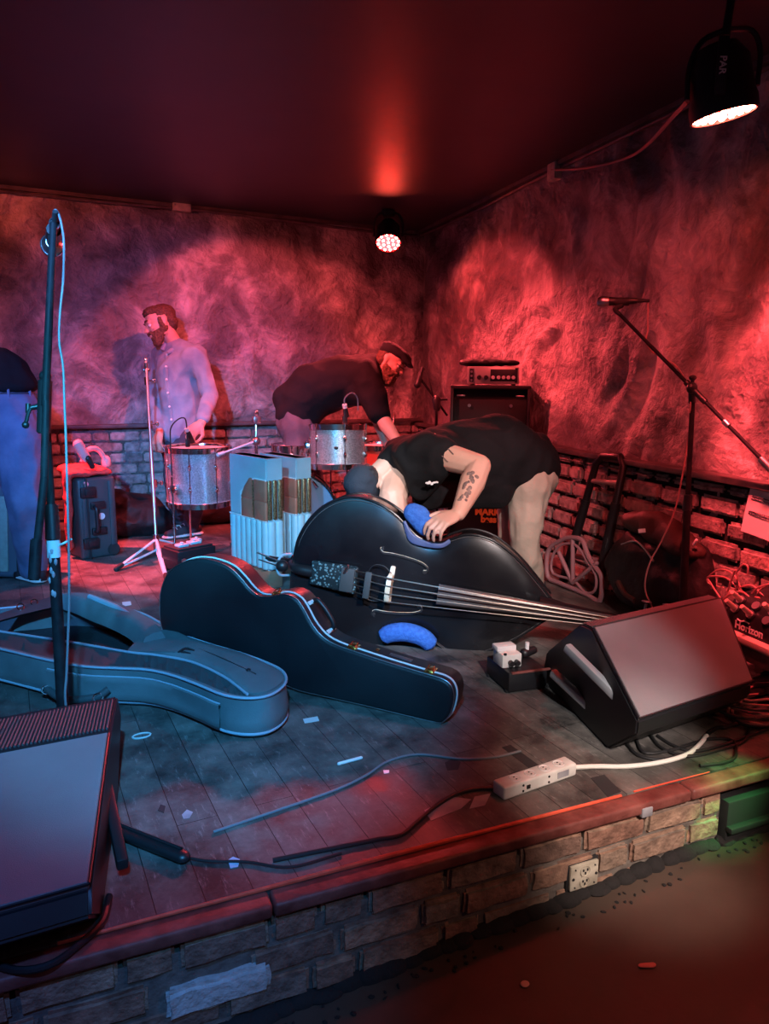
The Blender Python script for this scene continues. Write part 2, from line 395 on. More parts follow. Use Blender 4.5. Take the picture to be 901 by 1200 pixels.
    def grid(s, P):
        t = bmesh.new(); R = [[t.verts.new(V(p)) for p in r] for r in P]
        for A, B in zip(R, R[1:]):
            for k in range(len(A) - 1): t.faces.new((A[k], A[k + 1], B[k + 1], B[k]))
        return s.add(t)
    def poly(s, pts):
        t = bmesh.new(); t.faces.new([t.verts.new(V(p)) for p in pts]); return s.add(t)
    def build(s, name, m, parent=None, angle=40, world=False):
        me = bpy.data.meshes.new(name); s.bm.to_mesh(me); s.bm.free()
        return link_mesh(name, me, m, parent, angle, world)

def link_mesh(name, me, m, parent=None, angle=40, world=False):
    me.name = name
    for x in (m if isinstance(m, (list, tuple)) else [m]): me.materials.append(M[x] if isinstance(x, str) else x)
    if len(me.polygons):
        me.polygons.foreach_set('use_smooth', [True] * len(me.polygons))
        me.set_sharp_from_angle(angle=math.radians(angle))
    o = bpy.data.objects.new(name, me); col.objects.link(o)
    if parent is not None:
        o.parent = parent
        if world: o.matrix_parent_inverse = wm(parent).inverted()
    return o

def wm(o):
    m = o.matrix_basis.copy()
    if o.parent is not None: m = wm(o.parent) @ o.matrix_parent_inverse @ m
    return m

def tag(o, label=None, cat=None, group=None, kind=None):
    if label: o['label'] = label
    if cat: o['category'] = cat
    if group: o['group'] = group
    if kind: o['kind'] = kind
    return o
def thing(name, label, cat, loc=(0, 0, 0), rot=None, group=None):
    o = bpy.data.objects.new(name, None); col.objects.link(o); o.empty_display_size = .1
    m = Matrix.Translation(V(loc))
    if rot is not None: m = m @ (Matrix.Rotation(rot, 4, 'Z') if isinstance(rot, (int, float)) else rot.to_4x4())
    o.matrix_basis = m
    return tag(o, label, cat, group)
def struct(name, mb, m, angle=40, parent=None):
    o = mb.build(name, m, parent, angle)
    if parent is None: o['kind'] = 'structure'
    return o
def recentre(o):
    """put a top-level mesh's origin at its base"""
    me = o.data; xs = [v.co for v in me.vertices]
    lo = V((min(v.x for v in xs), min(v.y for v in xs), min(v.z for v in xs))); hi = V((max(v.x for v in xs), max(v.y for v in xs), max(v.z for v in xs)))
    c = V(((lo.x + hi.x) / 2, (lo.y + hi.y) / 2, lo.z)); me.transform(Matrix.Translation(-c)); o.matrix_basis = Matrix.Translation(c); return o
def dup(root, mtx, label=None):
    r = root.copy(); col.objects.link(r); r.matrix_basis = mtx
    if label: r['label'] = label
    for ch in list(root.children):
        c = ch.copy(); col.objects.link(c); c.parent = r; c.matrix_parent_inverse = ch.matrix_parent_inverse
        for g in list(ch.children):
            d = g.copy(); col.objects.link(d); d.parent = c; d.matrix_parent_inverse = g.matrix_parent_inverse
    return r
def text_mb(s, body, size, Mx, depth=.0015, bold=0):
    cu = bpy.data.curves.new('t', 'FONT'); cu.body = body; cu.size = size; cu.extrude = depth; cu.align_x = 'CENTER'; cu.align_y = 'CENTER'; cu.offset = bold
    o = bpy.data.objects.new('t', cu); col.objects.link(o)
    dg = bpy.context.evaluated_depsgraph_get(); me = bpy.data.meshes.new_from_object(o.evaluated_get(dg))
    t = bmesh.new(); t.from_mesh(me); bpy.data.objects.remove(o); bpy.data.curves.remove(cu); bpy.data.meshes.remove(me)
    return s.add(t, Mx)

def remeshed(mb, voxel, smooth=6, fold=0, fscale=9, seedv=0, stretch=(1, 1, 1)):
    """one continuous skin around overlapping volumes"""
    me = bpy.data.meshes.new('t'); mb.bm.to_mesh(me); mb.bm.free()
    o = bpy.data.objects.new('t', me); col.objects.link(o)
    r = o.modifiers.new('r', 'REMESH'); r.mode = 'VOXEL'; r.voxel_size = voxel
    if smooth:
        sm = o.modifiers.new('s', 'SMOOTH'); sm.factor = .5; sm.iterations = smooth
    dg = bpy.context.evaluated_depsgraph_get(); out = bpy.data.meshes.new_from_object(o.evaluated_get(dg))
    bpy.data.objects.remove(o); bpy.data.meshes.remove(me)
    if fold:
        off = V((seedv * 3.1, seedv * 1.7, seedv))
        nv = [v.normal.copy() for v in out.vertices]
        for v, n in zip(out.vertices, nv):
            q = V((v.co.x * stretch[0], v.co.y * stretch[1], v.co.z * stretch[2])) * fscale + off
            a = noise.noise(q); a = 1 - abs(a) * 2.2
            v.co += n * (fold * (a - .5) + fold * .5 * noise.noise(q * 2.3))
    return out
# ================================================================== the room
CEIL = 2.52; YB = 6.24; XC = 3.56; SL = .153
def xr(y): return XC - SL * (YB - y)
RW_DIR = V((-SL, -1, 0)).normalized()            # along the right wall, towards the camera
RW_N = V((-1, SL, 0)).normalized()               # into the room

def relief(p, k=1.0):
    q = p * 1.3
    a = noise.noise(q + V((3, 1, 7))); b = noise.noise(V((p.x * 3.1 + a * 2, p.y * 3.1 + a * 2, p.z * 2.6 + a * 2.5)))
    c = noise.noise(p * 8 + V((0, 0, a * 3)))
    return k * (.03 * (1 - abs(b) * 2) + .02 * a + .009 * c)

def plaster_wall(name, org, ud, length, n, z0, z1, step=.035):
    nu = int(length / step); nz = int((z1 - z0) / step); mb = MB(); rows = []
    for j in range(nz + 1):
        z = z0 + (z1 - z0) * j / nz; row = []
        for i in range(nu + 1):
            p = org + ud * (length * i / nu) + V((0, 0, z)); edge = min(1, i / 3, (nu - i) / 3)
            row.append(p + n * relief(p) * edge)
        rows.append(row)
    mb.grid(rows)
    c = org + ud * length / 2 - n * .09 + V((0, 0, (z0 + z1) / 2))
    mb.box(c, (length, .1, z1 - z0), frame((0, 0, 1), ud))
    return struct(name, mb, 'plaster', 60)

wb = plaster_wall('wall_back', V((-2.2, YB, 0)), V((1, 0, 0)), XC + 2.2, V((0, -1, 0)), .0, CEIL)
wr = plaster_wall('wall_right', V((XC, YB, 0)), RW_DIR, 6.4, RW_N, -.4, CEIL)

mb = MB(); nx, ny = 60, 60
P = []
for j in range(ny + 1):
    row = []
    for i in range(nx + 1):
        x = -3 + 7 * i / nx; y = -1.2 + 7.6 * j / ny
        row.append(V((x, y, CEIL + .004 * noise.noise(V((x * 1.1, y * 1.1, 0))))))
    P.append(row[::-1])
mb.grid(P); mb.box((.5, 2.6, CEIL + .08), (7, 7.6, .1))
struct('ceiling', mb, 'ceiling')

# audience floor, dipping a little to the left
def fz(x): return -.275 + .062 * (x - 1.1)
mb = MB()
mb.grid([[V((x, y, fz(x))) for x in (-3, -1, 1, 2, 3, 3.7)] for y in (-1.5, 0, 1, 2)])
mb.prism([(-3, -1.5), (3.7, -1.5), (3.7, 2), (-3, 2)], -.75, -.6)
struct('floor', mb, 'concrete')

# stage: deck, front lip, brick face
E0, E1 = V((-1.6, 1.69, 0)), V((2.9, 1.385, 0))
ED = (E1 - E0).normalized(); EN = V((ED.y, -ED.x, 0))     # EN points to the audience
mb = MB()
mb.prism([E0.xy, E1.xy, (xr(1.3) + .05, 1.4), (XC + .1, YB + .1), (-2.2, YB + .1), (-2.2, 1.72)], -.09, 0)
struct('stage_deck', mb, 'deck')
mb = MB()
def along(s, o=0, z=0): return E0 + ED * s + EN * o + V((0, 0, z))
SLEN = (E1 - E0).length
ER = frame((0, 0, 1), ED)
# lip boards with worn rounded edge
s = 0
while s < SLEN:
    l = min(random.uniform(.9, 1.5), SLEN - s)
    mb.box(along(s + l / 2, .03, -.02), (l - .004, .062, .036), ER, .009, 3); s += l
struct('trim_1', mb, 'lip')
mb = MB(); mb.tube([along(1.62, .004, .003), along(2.4, .003, .004), along(3.15, .005, .003)], [.004, .0065, .0045], 6)
mb.tube([along(3.2, .002, .0025), along(3.5, .003, .0025)], [.003, .002], 6)
struct('trim_2', mb, 'redline')

def bricks(mb, org, ud, n, length, z0, z1, course, blen, depth, joint, jit=.004, bev=.007, skip=None, zf=None, rough=0):
    j = 0; z = z0; R = frame((0, 0, 1), ud)
    while z + course * .5 < z1:
        h = min(course, z1 - z) - joint; s = -random.uniform(0, blen)
        while s < length:
            l = blen * random.choice((1, 1, .95, 1.05, .55))
            a, b = max(s, 0), min(s + l - joint, length)
            if b - a > .02 and not (skip and skip((a + b) / 2, z + h / 2)):
                d = depth + random.uniform(-jit, jit)
                t = bmesh.new(); bmesh.ops.create_cube(t, size=1); bmesh.ops.scale(t, vec=V((b - a, d, h)), verts=t.verts)
                bmesh.ops.bevel(t, geom=t.edges[:], offset=bev, segments=2, affect='EDGES')
                if rough:
                    bmesh.ops.subdivide_edges(t, edges=[e for e in t.edges if e.calc_length() > .03], cuts=3, use_grid_fill=True)
                    sd = random.random() * 90
                    for v in t.verts: v.co += V((noise.noise(v.co * 30 + V((sd, 0, 0))), noise.noise(v.co * 22 + V((0, sd, 0))) * 1.4, noise.noise(v.co * 30 + V((0, 0, sd))))) * rough
                c = org + ud * ((a + b) / 2) + n * (d / 2) + V((0, 0, z + h / 2))
                mb.add(t, Matrix.Translation(c) @ (R.to_4x4() @ Matrix.Rotation(random.uniform(-.012, .012), 4, 'Y')))
            s += l
        z += course; j += 1

# stage face
mb = MB(); mb.mi = 1
org = along(0, .008, 0)
mb.box(along(SLEN / 2, -.003, -.3), (SLEN, .07, .44), ER)
mb.mi = 0
bricks(mb, org, ED, EN, 3.52, -.37, -.038, .083, .225, .034, .011, .006, .009, skip=lambda s, z: (2.93 < s < 3.06 and -.235 < z < -.14) or (1.82 < s < 2.09 and -.25 < z < -.15), rough=.0035)
struct('wall_stage_front', mb, ['brick_front', 'mortar'])
# one pale painted brick, and an added black board standing for the shadow at the right-hand end
mb = MB(); t = bmesh.new(); bmesh.ops.create_cube(t, size=1); bmesh.ops.scale(t, vec=V((.24, .045, .075)), verts=t.verts)
bmesh.ops.bevel(t, geom=t.edges[:], offset=.01, segments=2, affect='EDGES')
bmesh.ops.subdivide_edges(t, edges=[e for e in t.edges if e.calc_length() > .03], cuts=4, use_grid_fill=True)
for v in t.verts: v.co += V((noise.noise(v.co * 28), noise.noise(v.co * 24 + V((4, 0, 0))), noise.noise(v.co * 30 + V((0, 9, 0))))) * .006
mb.add(t, Matrix.Translation(along(1.955, .032, -.2)) @ ER.to_4x4())
pb = struct('trim_3', mb, 'pale_brick'); pb['label'] = 'pale painted brick low on the stage front'
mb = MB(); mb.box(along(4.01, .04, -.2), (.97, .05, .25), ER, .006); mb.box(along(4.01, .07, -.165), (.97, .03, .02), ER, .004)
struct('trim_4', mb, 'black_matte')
# rubble and dirt in the angle between brick and floor
mb = MB()
for i in range(90):
    s_ = random.uniform(1.4, 3.7); p = along(s_, random.uniform(.075, .13), 0); p.z = fz(p.x) + .002
    mb.ell(p, (random.uniform(.003, .01), random.uniform(.003, .008), random.uniform(.002, .006)), Matrix.Rotation(random.random() * 6, 3, 'Z'), 1)
tag(mb.build('grit', 'mortar_dark'), 'dark grit and rubble along the foot of the stage front', 'grit', kind='stuff')

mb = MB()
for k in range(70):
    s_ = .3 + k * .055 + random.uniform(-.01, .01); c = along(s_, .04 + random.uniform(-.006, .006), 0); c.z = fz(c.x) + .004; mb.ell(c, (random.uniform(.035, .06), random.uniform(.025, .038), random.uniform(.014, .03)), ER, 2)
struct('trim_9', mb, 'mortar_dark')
# brick dado with ledge
LB, LR = .815, .775
mb = MB(); mb.mi = 1
mb.box(((XC - 2.2) / 2, YB - .005, LB / 2), (XC + 2.2, .03, LB)); mb.mi = 0
bricks(mb, V((-2.2, YB - .018, 0)), V((1, 0, 0)), V((0, -1, 0)), XC + 2.15, 0, LB - .02, .0865, .235, .03, .015, .005, .009)
struct('wall_dado_back', mb, ['brick_dado', 'mortar'])
mb = MB(); mb.mi = 1
c = V((XC, YB, LR / 2)) + RW_DIR * 3
mb.box(c + RW_N * .005, (6, .03, LR), frame((0, 0, 1), RW_DIR)); mb.mi = 0
bricks(mb, V((XC, YB, 0)) + RW_N * .018, RW_DIR, RW_N, 5.6, 0, LR - .02, .1, .25, .04, .02, .009, .014, rough=.004)
struct('wall_dado_right', mb, ['brick_dado', 'mortar_dark'])
mb = MB(); mb.box(((XC - 2.2) / 2, YB - .04, LB - .005), (XC + 2.2, .09, .03), None, .006); struct('trim_5', mb, 'ledge')
mb = MB(); mb.box(V((XC, YB, LR - .004)) + RW_DIR * 3 + RW_N * .045, (6, .1, .03), frame((0, 0, 1), RW_DIR), .006); struct('trim_6', mb, 'ledge')
# conduit under the ceiling
mb = MB(); mb.tube([(-2, YB - .05, CEIL - .03), (.6, YB - .05, CEIL - .045), (1.6, YB - .055, CEIL - .03), (2.9, YB - .05, CEIL - .055), (XC - .1, YB - .05, CEIL - .05)], .012, 8, smooth=6)
mb.box((.6, YB - .03, CEIL - .012), (5.4, .06, .03)); struct('trim_7', mb, 'ledge')
mb = MB(); a = V((XC, YB, CEIL)) + RW_N * .04
mb.tube([a + V((0, 0, -.04)), a + RW_DIR * 1.3 + V((0, 0, -.05)), a + RW_DIR * 2.4 + V((0, 0, -.035)), a + RW_DIR * 5.5 + V((0, 0, -.04))], .012, 8, smooth=6)
mb.box(a + RW_DIR * 3 + V((0, 0, -.012)), (6, .06, .025), frame((0, 0, 1), RW_DIR)); struct('trim_8', mb, 'ledge')

# junction boxes
def jbox(p, n, label, s=(.14, .08)):
    r = thing('junction_box', label, 'junction box', p, frame(n, (0, 0, 1)))
    mb = MB(); mb.box((0, 0, .02), (s[1], s[0], .05), None, .006); mb.build('box', 'plate', r)
    mb = MB(); mb.box((0, 0, .047), (s[1] * .92, s[0] * .92, .008), None, .003); mb.build('cover', 'plate', r)
    for q in (-1, 1):
        mb = MB(); mb.cyl((0, q * s[0] * .38, .05), (0, q * s[0] * .38, .053), .006, seg=10); mb.build('screw', 'steel', r)
jbox(V((Py(212, 242, YB - .04).x, YB - .04, Py(212, 242, YB - .04).z)), V((0, -1, 0)), 'pale junction box high on the back wall at the ceiling')
q = Pl(654, 200, V((XC, YB, 0)) + RW_N * .03, RW_N)
jbox(q, RW_N, 'small junction box high on the right wall with a cable', (.1, .12))
q2 = Pl(690, 196, V((XC, YB, 0)) + RW_N * .06, RW_N); q3 = Pl(745, 180, V((XC, YB, 0)) + RW_N * .08, RW_N); q4 = Pl(802, 135, V((XC, YB, 0)) + RW_N * .1, RW_N)
mb = MB(); mb.tube([q + RW_N * .045, q2, q3, Pd(806, 118, 2.62)], .008, 8, smooth=8)
tag(recentre(mb.build('power_cable', 'cable_red')), 'cable sagging from right wall junction box to the nearest red lamp', 'cable')

# outlet plate on the stage face
n = EN; c = along(2.995, .042, -.188)
r = thing('floor_outlet', 'cream double outlet plate set in the brick stage front', 'outlet', c, frame(n, ED))
mb = MB(); mb.box((0, 0, .004), (.098, .078, .012), None, .004); mb.build('plate', 'plate', r)
mb = MB(); mb.box((0, 0, -.015), (.112, .09, .03), None, .004); mb.build('back_box', 'black_matte', r)
for sy in (-.017, .017):
    mb = MB(); mb.lathe([(0, .011), (.013, .011), (.015, .0105), (.015, .0135), (.017, .0135), (.0175, .01)], Matrix.Translation((0, sy, 0)), 24)
    for sx in (-.007, 0, .007): mb.mi = 1; mb.box((sx, sy + (.004 if sx else -.006), .0125), (.004, .007, .002))
    mb.build('socket', ['plate', 'black_matte'], r)
for sx, sy in ((-.04, 0), (.04, 0), (-.034, .028), (.034, .028), (-.034, -.028), (.034, -.028)):
    mb = MB(); mb.cyl((sx, sy, .01), (sx, sy, .0125), .004 if sy == 0 else .0025, seg=10); mb.build('screw', 'black_matte', r)
# ================================================================== lamps with LEDs
PARA = Pz(455, 284, 2.27); PARA_D = (HF * -.55 + V((0, 0, -.83))).normalized()
PARB = Pd(848, 132, 2.45); PARB_D = (HF * .03 + HR * .2 + V((0, 0, -.97))).normalized()
def par_can(p, d, label, rad, nled, up):
    r = thing('par_lamp', label, 'stage lamp', p, frame(-d, HR))       # local z points back out of the can
    mb = MB(); mb.lathe([(rad * .98, -.012), (rad * 1.06, -.012), (rad * 1.06, .03), (rad * 1.0, .05), (rad * .93, .15), (rad * .6, .2), (0, .205)], None, 40)
    mb.build('housing', 'black', r)
    mb = MB(); mb.lathe([(0, -.002), (rad * .97, -.002), (rad * .98, .01)], None, 40); le = mb.build('lens', 'led', r)
    rings = [(0, 1), (.32, 6), (.62, 12), (.88, 18)] if nled > 20 else [(0, 1), (.45, 6), (.85, 12)]
    for rr, n in rings:
        for i in range(n):
            a = 2 * PI * i / n + rr; mb = MB(); mb.ell((rr * rad * math.cos(a), rr * rad * math.sin(a), -.004), (rad * .1, rad * .1, rad * .05), None, 2); mb.build('led', 'led_hot', le)
    # yoke up to the ceiling
    mb = MB(); upl = frame(-d, HR).transposed() @ V((0, 0, 1)); sx = rad * 1.15
    top = frame(-d, HR).transposed() @ V((0, 0, CEIL - .01 - p.z)); mid = V((0, 0, .08)) + upl * .17
    for s_ in (-1, 1):
        mb.tube([(s_ * sx, 0, .06), V((s_ * sx, 0, .06)) + upl * .1, V((s_ * sx * .7, 0, .06)) + upl * .17, mid], .009, 8, smooth=4)
    mb.cyl(mid - upl * .02, top, .014, seg=12); mb.cyl(top - upl * .04, top, .05, seg=20)
    mb.build('yoke', 'black', r)
    return r
par_can(PARA, PARA_D, 'far red LED stage lamp hanging near the room corner', .098, 19, 0)
pb = par_can(PARB, PARB_D, 'near red LED stage lamp high on the right', .1, 37, 0)
# lettering that runs down the near lamp's hanging bracket
c = Pd(848, 74, 2.318)
mb = MB(); mb.box(c - FWD * -.012, (.034, .008, .17), frame((0, 0, 1), HR), .002); br = mb.build('name_strip', 'black', pb, world=True)
Rt = frame(-HF, HR); Rt = Matrix((-Rt.col[1], Rt.col[0], Rt.col[2])).transposed()
mb = MB(); text_mb(mb, 'PAR', .03, Matrix.Translation(c - FWD * -.012 - HF * .0055) @ Rt.to_4x4(), .0008, .0006); mb.build('lettering', 'tag', br, world=True)
# ================================================================== double bass lying on its side
B0 = Pd(343, 664, 3.44); B1 = Pd(647, 714, 3.30)
bx = (B1 - B0).normalized(); BL = (B1 - B0).length
bn = (-HF + V((0, 0, .06)) + HR * -.02); bn = (bn - bx * bn.dot(bx)).normalized()
by = bn.cross(bx).normalized()
BM = Matrix((bx, by, bn)).transposed()
def bw(x, y, z): return B0 + bx * x + by * y + bn * z
bass = thing('double_bass', 'black double bass lying on its side in the middle of the stage', 'double bass', B0, BM)
hw = [(0, .0), (.002, .07), (.01, .14), (.04, .225), (.09, .3), (.155, .348), (.225, .364), (.3, .35), (.37, .312), (.425, .262), (.465, .228), (.51, .212), (.555, .218), (.595, .245), (.64, .27), (.69, .276), (.75, .262), (.815, .222), (.88, .165), (.94, .1), (.975, .06), (1.0, .035)]
hwl = smooth_pts([V((a * BL, b, 0)) for a, b in hw], 4)
TH = .19
def arch(t): return .03 * (1 - t * t) ** .8 if abs(t) < 1 else 0
mb = MB(); NT = 14
front = []; back = []
for p in hwl:
    h = max(p.y, .002)
    fx = min(1, p.x / .12, (BL - p.x) / .12) ** .5 if 0 < p.x < BL else 0
    front.append([V((p.x, h * (-1 + 2 * k / NT), arch(-1 + 2 * k / NT) * fx)) for k in range(NT + 1)])
    back.append([V((p.x, h * (1 - 2 * k / NT), -TH - .6 * arch(-1 + 2 * k / NT) * fx)) for k in range(NT + 1)])
mb.grid([r[::-1] for r in front]); mb.grid([r[::-1] for r in back])
for sgn in (1, -1):
    mb.grid([[V((p.x, sgn * max(p.y, .002), z)) for z in ((0, -.05, -.1, -.15, -TH) if sgn > 0 else (-TH, -.15, -.1, -.05, 0))] for p in hwl][::-1])
mb.build('body', 'black_gloss', bass, 50)
ol = [V((p.x, p.y, 0)) for p in hwl] + [V((p.x, -p.y, 0)) for p in hwl[::-1]][:-1]
for z, nm in ((.0, 'front_edge'), (-TH, 'back_edge')):
    mb = MB(); mb.tube([p + V((0, 0, z)) for p in ol[1:]], .0065, 8, True); mb.build(nm, 'black_gloss', bass)
# purfling line inset on the top
mb = MB(); mb.tube([V((p.x * .985 + .012, p.y * .965, .006)) for p in hwl[2:-2]], .0014, 5); mb.tube([V((p.x * .985 + .012, -p.y * .965, .006)) for p in hwl[2:-2]], .0014, 5)
mb.build('purfling', 'ebony', bass)
# f-holes: glint on the edge painted as a pale line, ending in round eyes
def bxat(px): return (px - 343) / (647 - 343) * BL
for sgn in (1, -1):
    x0 = .43 * BL
    c = [(x0 - .1, sgn * .165), (x0 - .115, sgn * .15), (x0 - .1, sgn * .135), (x0 - .06, sgn * .135), (x0, sgn * .13), (x0 + .07, sgn * .118), (x0 + .105, sgn * .1), (x0 + .105, sgn * .085), (x0 + .09, sgn * .08)]
    pts = smooth_pts([V((a, b, 0)) for a, b in c], 6)
    def zz(p):
        h = .25; return arch(p.y / h) + .002
    mb = MB(); mb.tube([V((p.x, p.y, zz(p))) for p in pts], [.0035 + .004 * math.sin(PI * i / (len(pts) - 1)) for i in range(len(pts))], 8)
    for q in (c[1], c[-1]): mb.ell((q[0] + .006, q[1], zz(V((0, q[1], 0)))), (.012, .012, .004))
    f = mb.build('f_hole', 'black_matte', bass)
    mb = MB(); mb.tube([V((p.x, p.y + .006, zz(p) + .002)) for p in pts[4:]], .0018, 6); mb.build('edge_glint', 'bridge_wood', f)
# bridge
bxp = bxat(462)
mb = MB()
prof = [(-.085, .025), (-.085, .04), (-.05, .055), (-.06, .085), (-.045, .11), (-.06, .135), (-.03, .152), (0, .158), (.03, .152), (.06, .135), (.045, .11), (.06, .085), (.05, .055), (.085, .04), (.085, .025), (.05, .025), (.03, .045), (0, .05), (-.03, .045), (-.05, .025)]
mb.prism(prof, -.011, .011, Matrix.Translation((bxp, 0, 0)) @ Matrix(((0, 0, 1, 0), (1, 0, 0, 0), (0, 1, 0, 0), (0, 0, 0, 1))), .003)
mb.build('bridge', 'bridge_wood', bass)
# tailpiece, gut and endpin at the left end
mb = MB(); tp0, tp1 = bxat(371), bxat(421)
mb.hull([((tp0, .045, .05), .012), ((tp0, -.045, .05), .012), ((tp1, .05, .075), .014), ((tp1, -.05, .075), .014)]); tpo = mb.build('tailpiece', 'snakeskin', bass)
mb = MB(); mb.box((bxat(413), 0, .083), (.065, .11, .035), None, .008); mb.build('pickup_box', 'teal_dark', tpo)
mb = MB(); mb.tube([(bxat(409), .03, .095), (bxat(414), .075, .13)], [.008, .005], 8); mb.build('lever', 'steel', tpo)
mb = MB(); mb.tube([(tp0, 0, .045), (bxat(350), 0, .03), (-.02, 0, -.06)], [.028, .024, .02], 10, smooth=5); mb.build('tail_gut', 'black', bass)
mb = MB(); mb.lathe([(0, 0), (.035, 0), (.035, .03), (.02, .04), (.014, .05), (.014, .14), (.004, .16), (0, .16)], Matrix.Translation((-.0, 0, -TH / 2)) @ frame((-1, 0, 0)).to_4x4(), 20)
mb.build('endpin', 'black', bass)
mb = MB(); mb.tube([(-.02, .05, -.03), (-.055, .045, .01), (-.07, 0, .02), (-.055, -.045, .01), (-.02, -.05, -.03)], .006, 8, smooth=6); mb.build('tail_loop', 'teal_piping', bass)
mb = MB(); mb.cyl((-.03, .012, .02), (-.17, .045, .03), .0055, .0035); mb.cyl((-.03, -.01, .02), (-.16, .012, .02), .004, .003); mb.ell((-.045, 0, .02), (.03, .028, .028)); mb.build('end_clamp', 'black', bass)
# fingerboard, neck, scroll
fb0, nut = bxat(517), bxp + 1.07
fz0, fz1 = .085, .045
mb = MB()
rings = []
for i in range(13):
    t = i / 12; x = fb0 + (nut - fb0) * t; w_ = .046 + (.023 - .046) * t; z = fz0 + (fz1 - fz0) * t
    rings.append([V((x, w_ * math.cos(a), z + .014 * math.sin(a) if a <= PI else z - .012)) for a in [PI * k / 8 for k in range(9)]] + [V((x, -w_, z - .012)), V((x, w_, z - .012))])
mb.loft(rings); mb.build('fingerboard', 'ebony', bass)
mb = MB(); mb.tube([(BL - .06, 0, .0), (BL + .05, 0, .01), (BL + .2, 0, .015), (nut - .05, 0, .012), (nut + .1, 0, .0)], [.06, .04, .03, .027, .026], 12, smooth=5); mb.build('neck', 'black_gloss', bass)
mb = MB(); mb.box((nut + .1, 0, -.005), (.22, .075, .07), None, .012)
for k in range(18):
    a = k * .55; rr = .055 - k * .0022
    mb.ell((nut + .24 + rr * math.cos(a) * .8, 0, -.02 + rr * math.sin(a)), (.02, .03, .02), None, 1)
hd = mb.build('pegbox', 'black_gloss', bass)
for i, yy in enumerate((1, 1, -1, -1)):
    mb = MB(); x = nut + .05 + .09 * (i % 2); mb.cyl((x, yy * .03, -.01), (x, yy * .09, -.01), .006); mb.ell((x, yy * .1, -.01), (.022, .006, .016)); mb.build('tuning_key', 'steel', hd)
for k in range(4):
    y = -.0525 + .035 * k; yn = -.016 + .0107 * k
    mb = MB(); mb.tube([(tp1 - .01, y * .9, .085), (bxp, y, .158), (nut, yn, fz1 + .017)], .0022 + .0004 * k, 6); mb.build('string', 'string', bass)
mb = MB(); mb.box((bxat(438), 0, .128), (.03, .12, .014), None, .004); mb.build('mute', 'teal_dark', bass)
mb = MB(); mb.tube([(bxat(425), -.03, .06), (bxat(432), -.07, .05), (bxat(445), -.085, .05), (bxat(456), -.07, .06), (bxp, -.05, .07)], .0025, 6, smooth=6)
mb.tube([(bxat(433), .03, .07), (bxat(440), .08, .07), (bxat(452), .085, .07), (bxp, .06, .08)], .0022, 6, smooth=6); mb.build('pickup_wire', 'cable_black', bass)
# blue plush pads in both waists
xw = .515 * BL
pad = MB()
pp = smooth_pts([(xw - .155, -.255, .028), (xw - .12, -.225, .035), (xw - .05, -.205, .04), (xw + .03, -.215, .04), (xw + .085, -.255, .03)], 4)
pad = MB(); pad.tube(pp, [.012] + [.038 + .006 * math.sin(PI * i / (len(pp) - 3)) for i in range(len(pp) - 2)] + [.012], 14)
me = remeshed(pad, .007, 4); lowpad = link_mesh('lower_pad', me, 'blue_plush', bass)
lowpad['label'] = 'blue plush pad in the lower waist'
BI = Matrix.Translation(B0) @ BM.to_4x4(); BI.invert()
def bl_(px, py, z): q = BI @ Pl(px, py, B0, bn); return V((q.x, q.y, z))
pad = MB(); pad.hull([(bl_(484, 601, -.005), (.046, .046, .03)), (bl_(499, 617, .0), (.048, .046, .032)), (bl_(491, 605, -.01), (.05, .05, .03))], 3)
me = remeshed(pad, .007, 6); uppad = link_mesh('upper_pad', me, 'blue_plush', bass); uppad['label'] = 'blue plush pad under the hand in the upper waist'
for k in range(4):
    mb = MB(); o = .012 * k
    mb.tube([(xw - .13 + o * .4, .29 - o, .012), (xw - .085, .236 - o * .75, .022), (xw - .02, .212 - o * .35, .028), (xw + .05, .212 - o * .2, .026), (xw + .085, .236 - o * .2, .014)], .0078, 8, smooth=5)
    mb.build('pad_strap', 'blue_band', bass)
# ================================================================== black guitar case on its edge
A = Pz(517, 850); Bq = Pz(236, 790)
cu_ = (A - Bq).normalized(); cn = V((cu_.y, -cu_.x, 0)); cn = cn if cn.dot(-HF) > 0 else -cn
tr = [(186, 712), (188, 690), (196, 672), (208, 662), (224, 656), (240, 656), (256, 660), (270, 667), (282, 679), (292, 691), (303, 699), (316, 700), (328, 697), (338, 698), (348, 704), (356, 716), (364, 731), (376, 746), (392, 756), (420, 766), (460, 779), (500, 791), (519, 797), (528, 805), (531, 818), (527, 836), (519, 846), (510, 848), (470, 838), (420, 826), (380, 817), (350, 810), (330, 802), (312, 796), (290, 793), (262, 795), (235, 789), (212, 774), (197, 757), (188, 735)]
def cp(x, y):
    w_ = Pl(x, y, A, cn); return V(((w_ - A).dot(cu_), max(w_.z, .004), 0))
loop = [cp(*q) for q in tr]
loop = smooth_pts(loop, 3, True)
CM = Matrix.Translation(A) @ Matrix((cu_, V((0, 0, 1)), cn if cu_.cross(V((0, 0, 1))).dot(cn) > 0 else -cn)).transposed().to_4x4()
zs = 1 if cu_.cross(V((0, 0, 1))).dot(cn) > 0 else -1
case = thing('guitar_case', 'black hardshell guitar case standing on its edge in front of the double bass', 'guitar case', A); case.matrix_basis = CM
cen = sum(loop, V()) / len(loop)
def inset(l, k):
    out = []
    n = len(l)
    for i in range(n):
        d = (l[(i + 1) % n] - l[i - 1]); nn = V((d.y, -d.x, 0)).normalized()
        if nn.dot(l[i] - cen) < 0 and False: nn = -nn
        out.append(l[i] + nn * k)
    return out
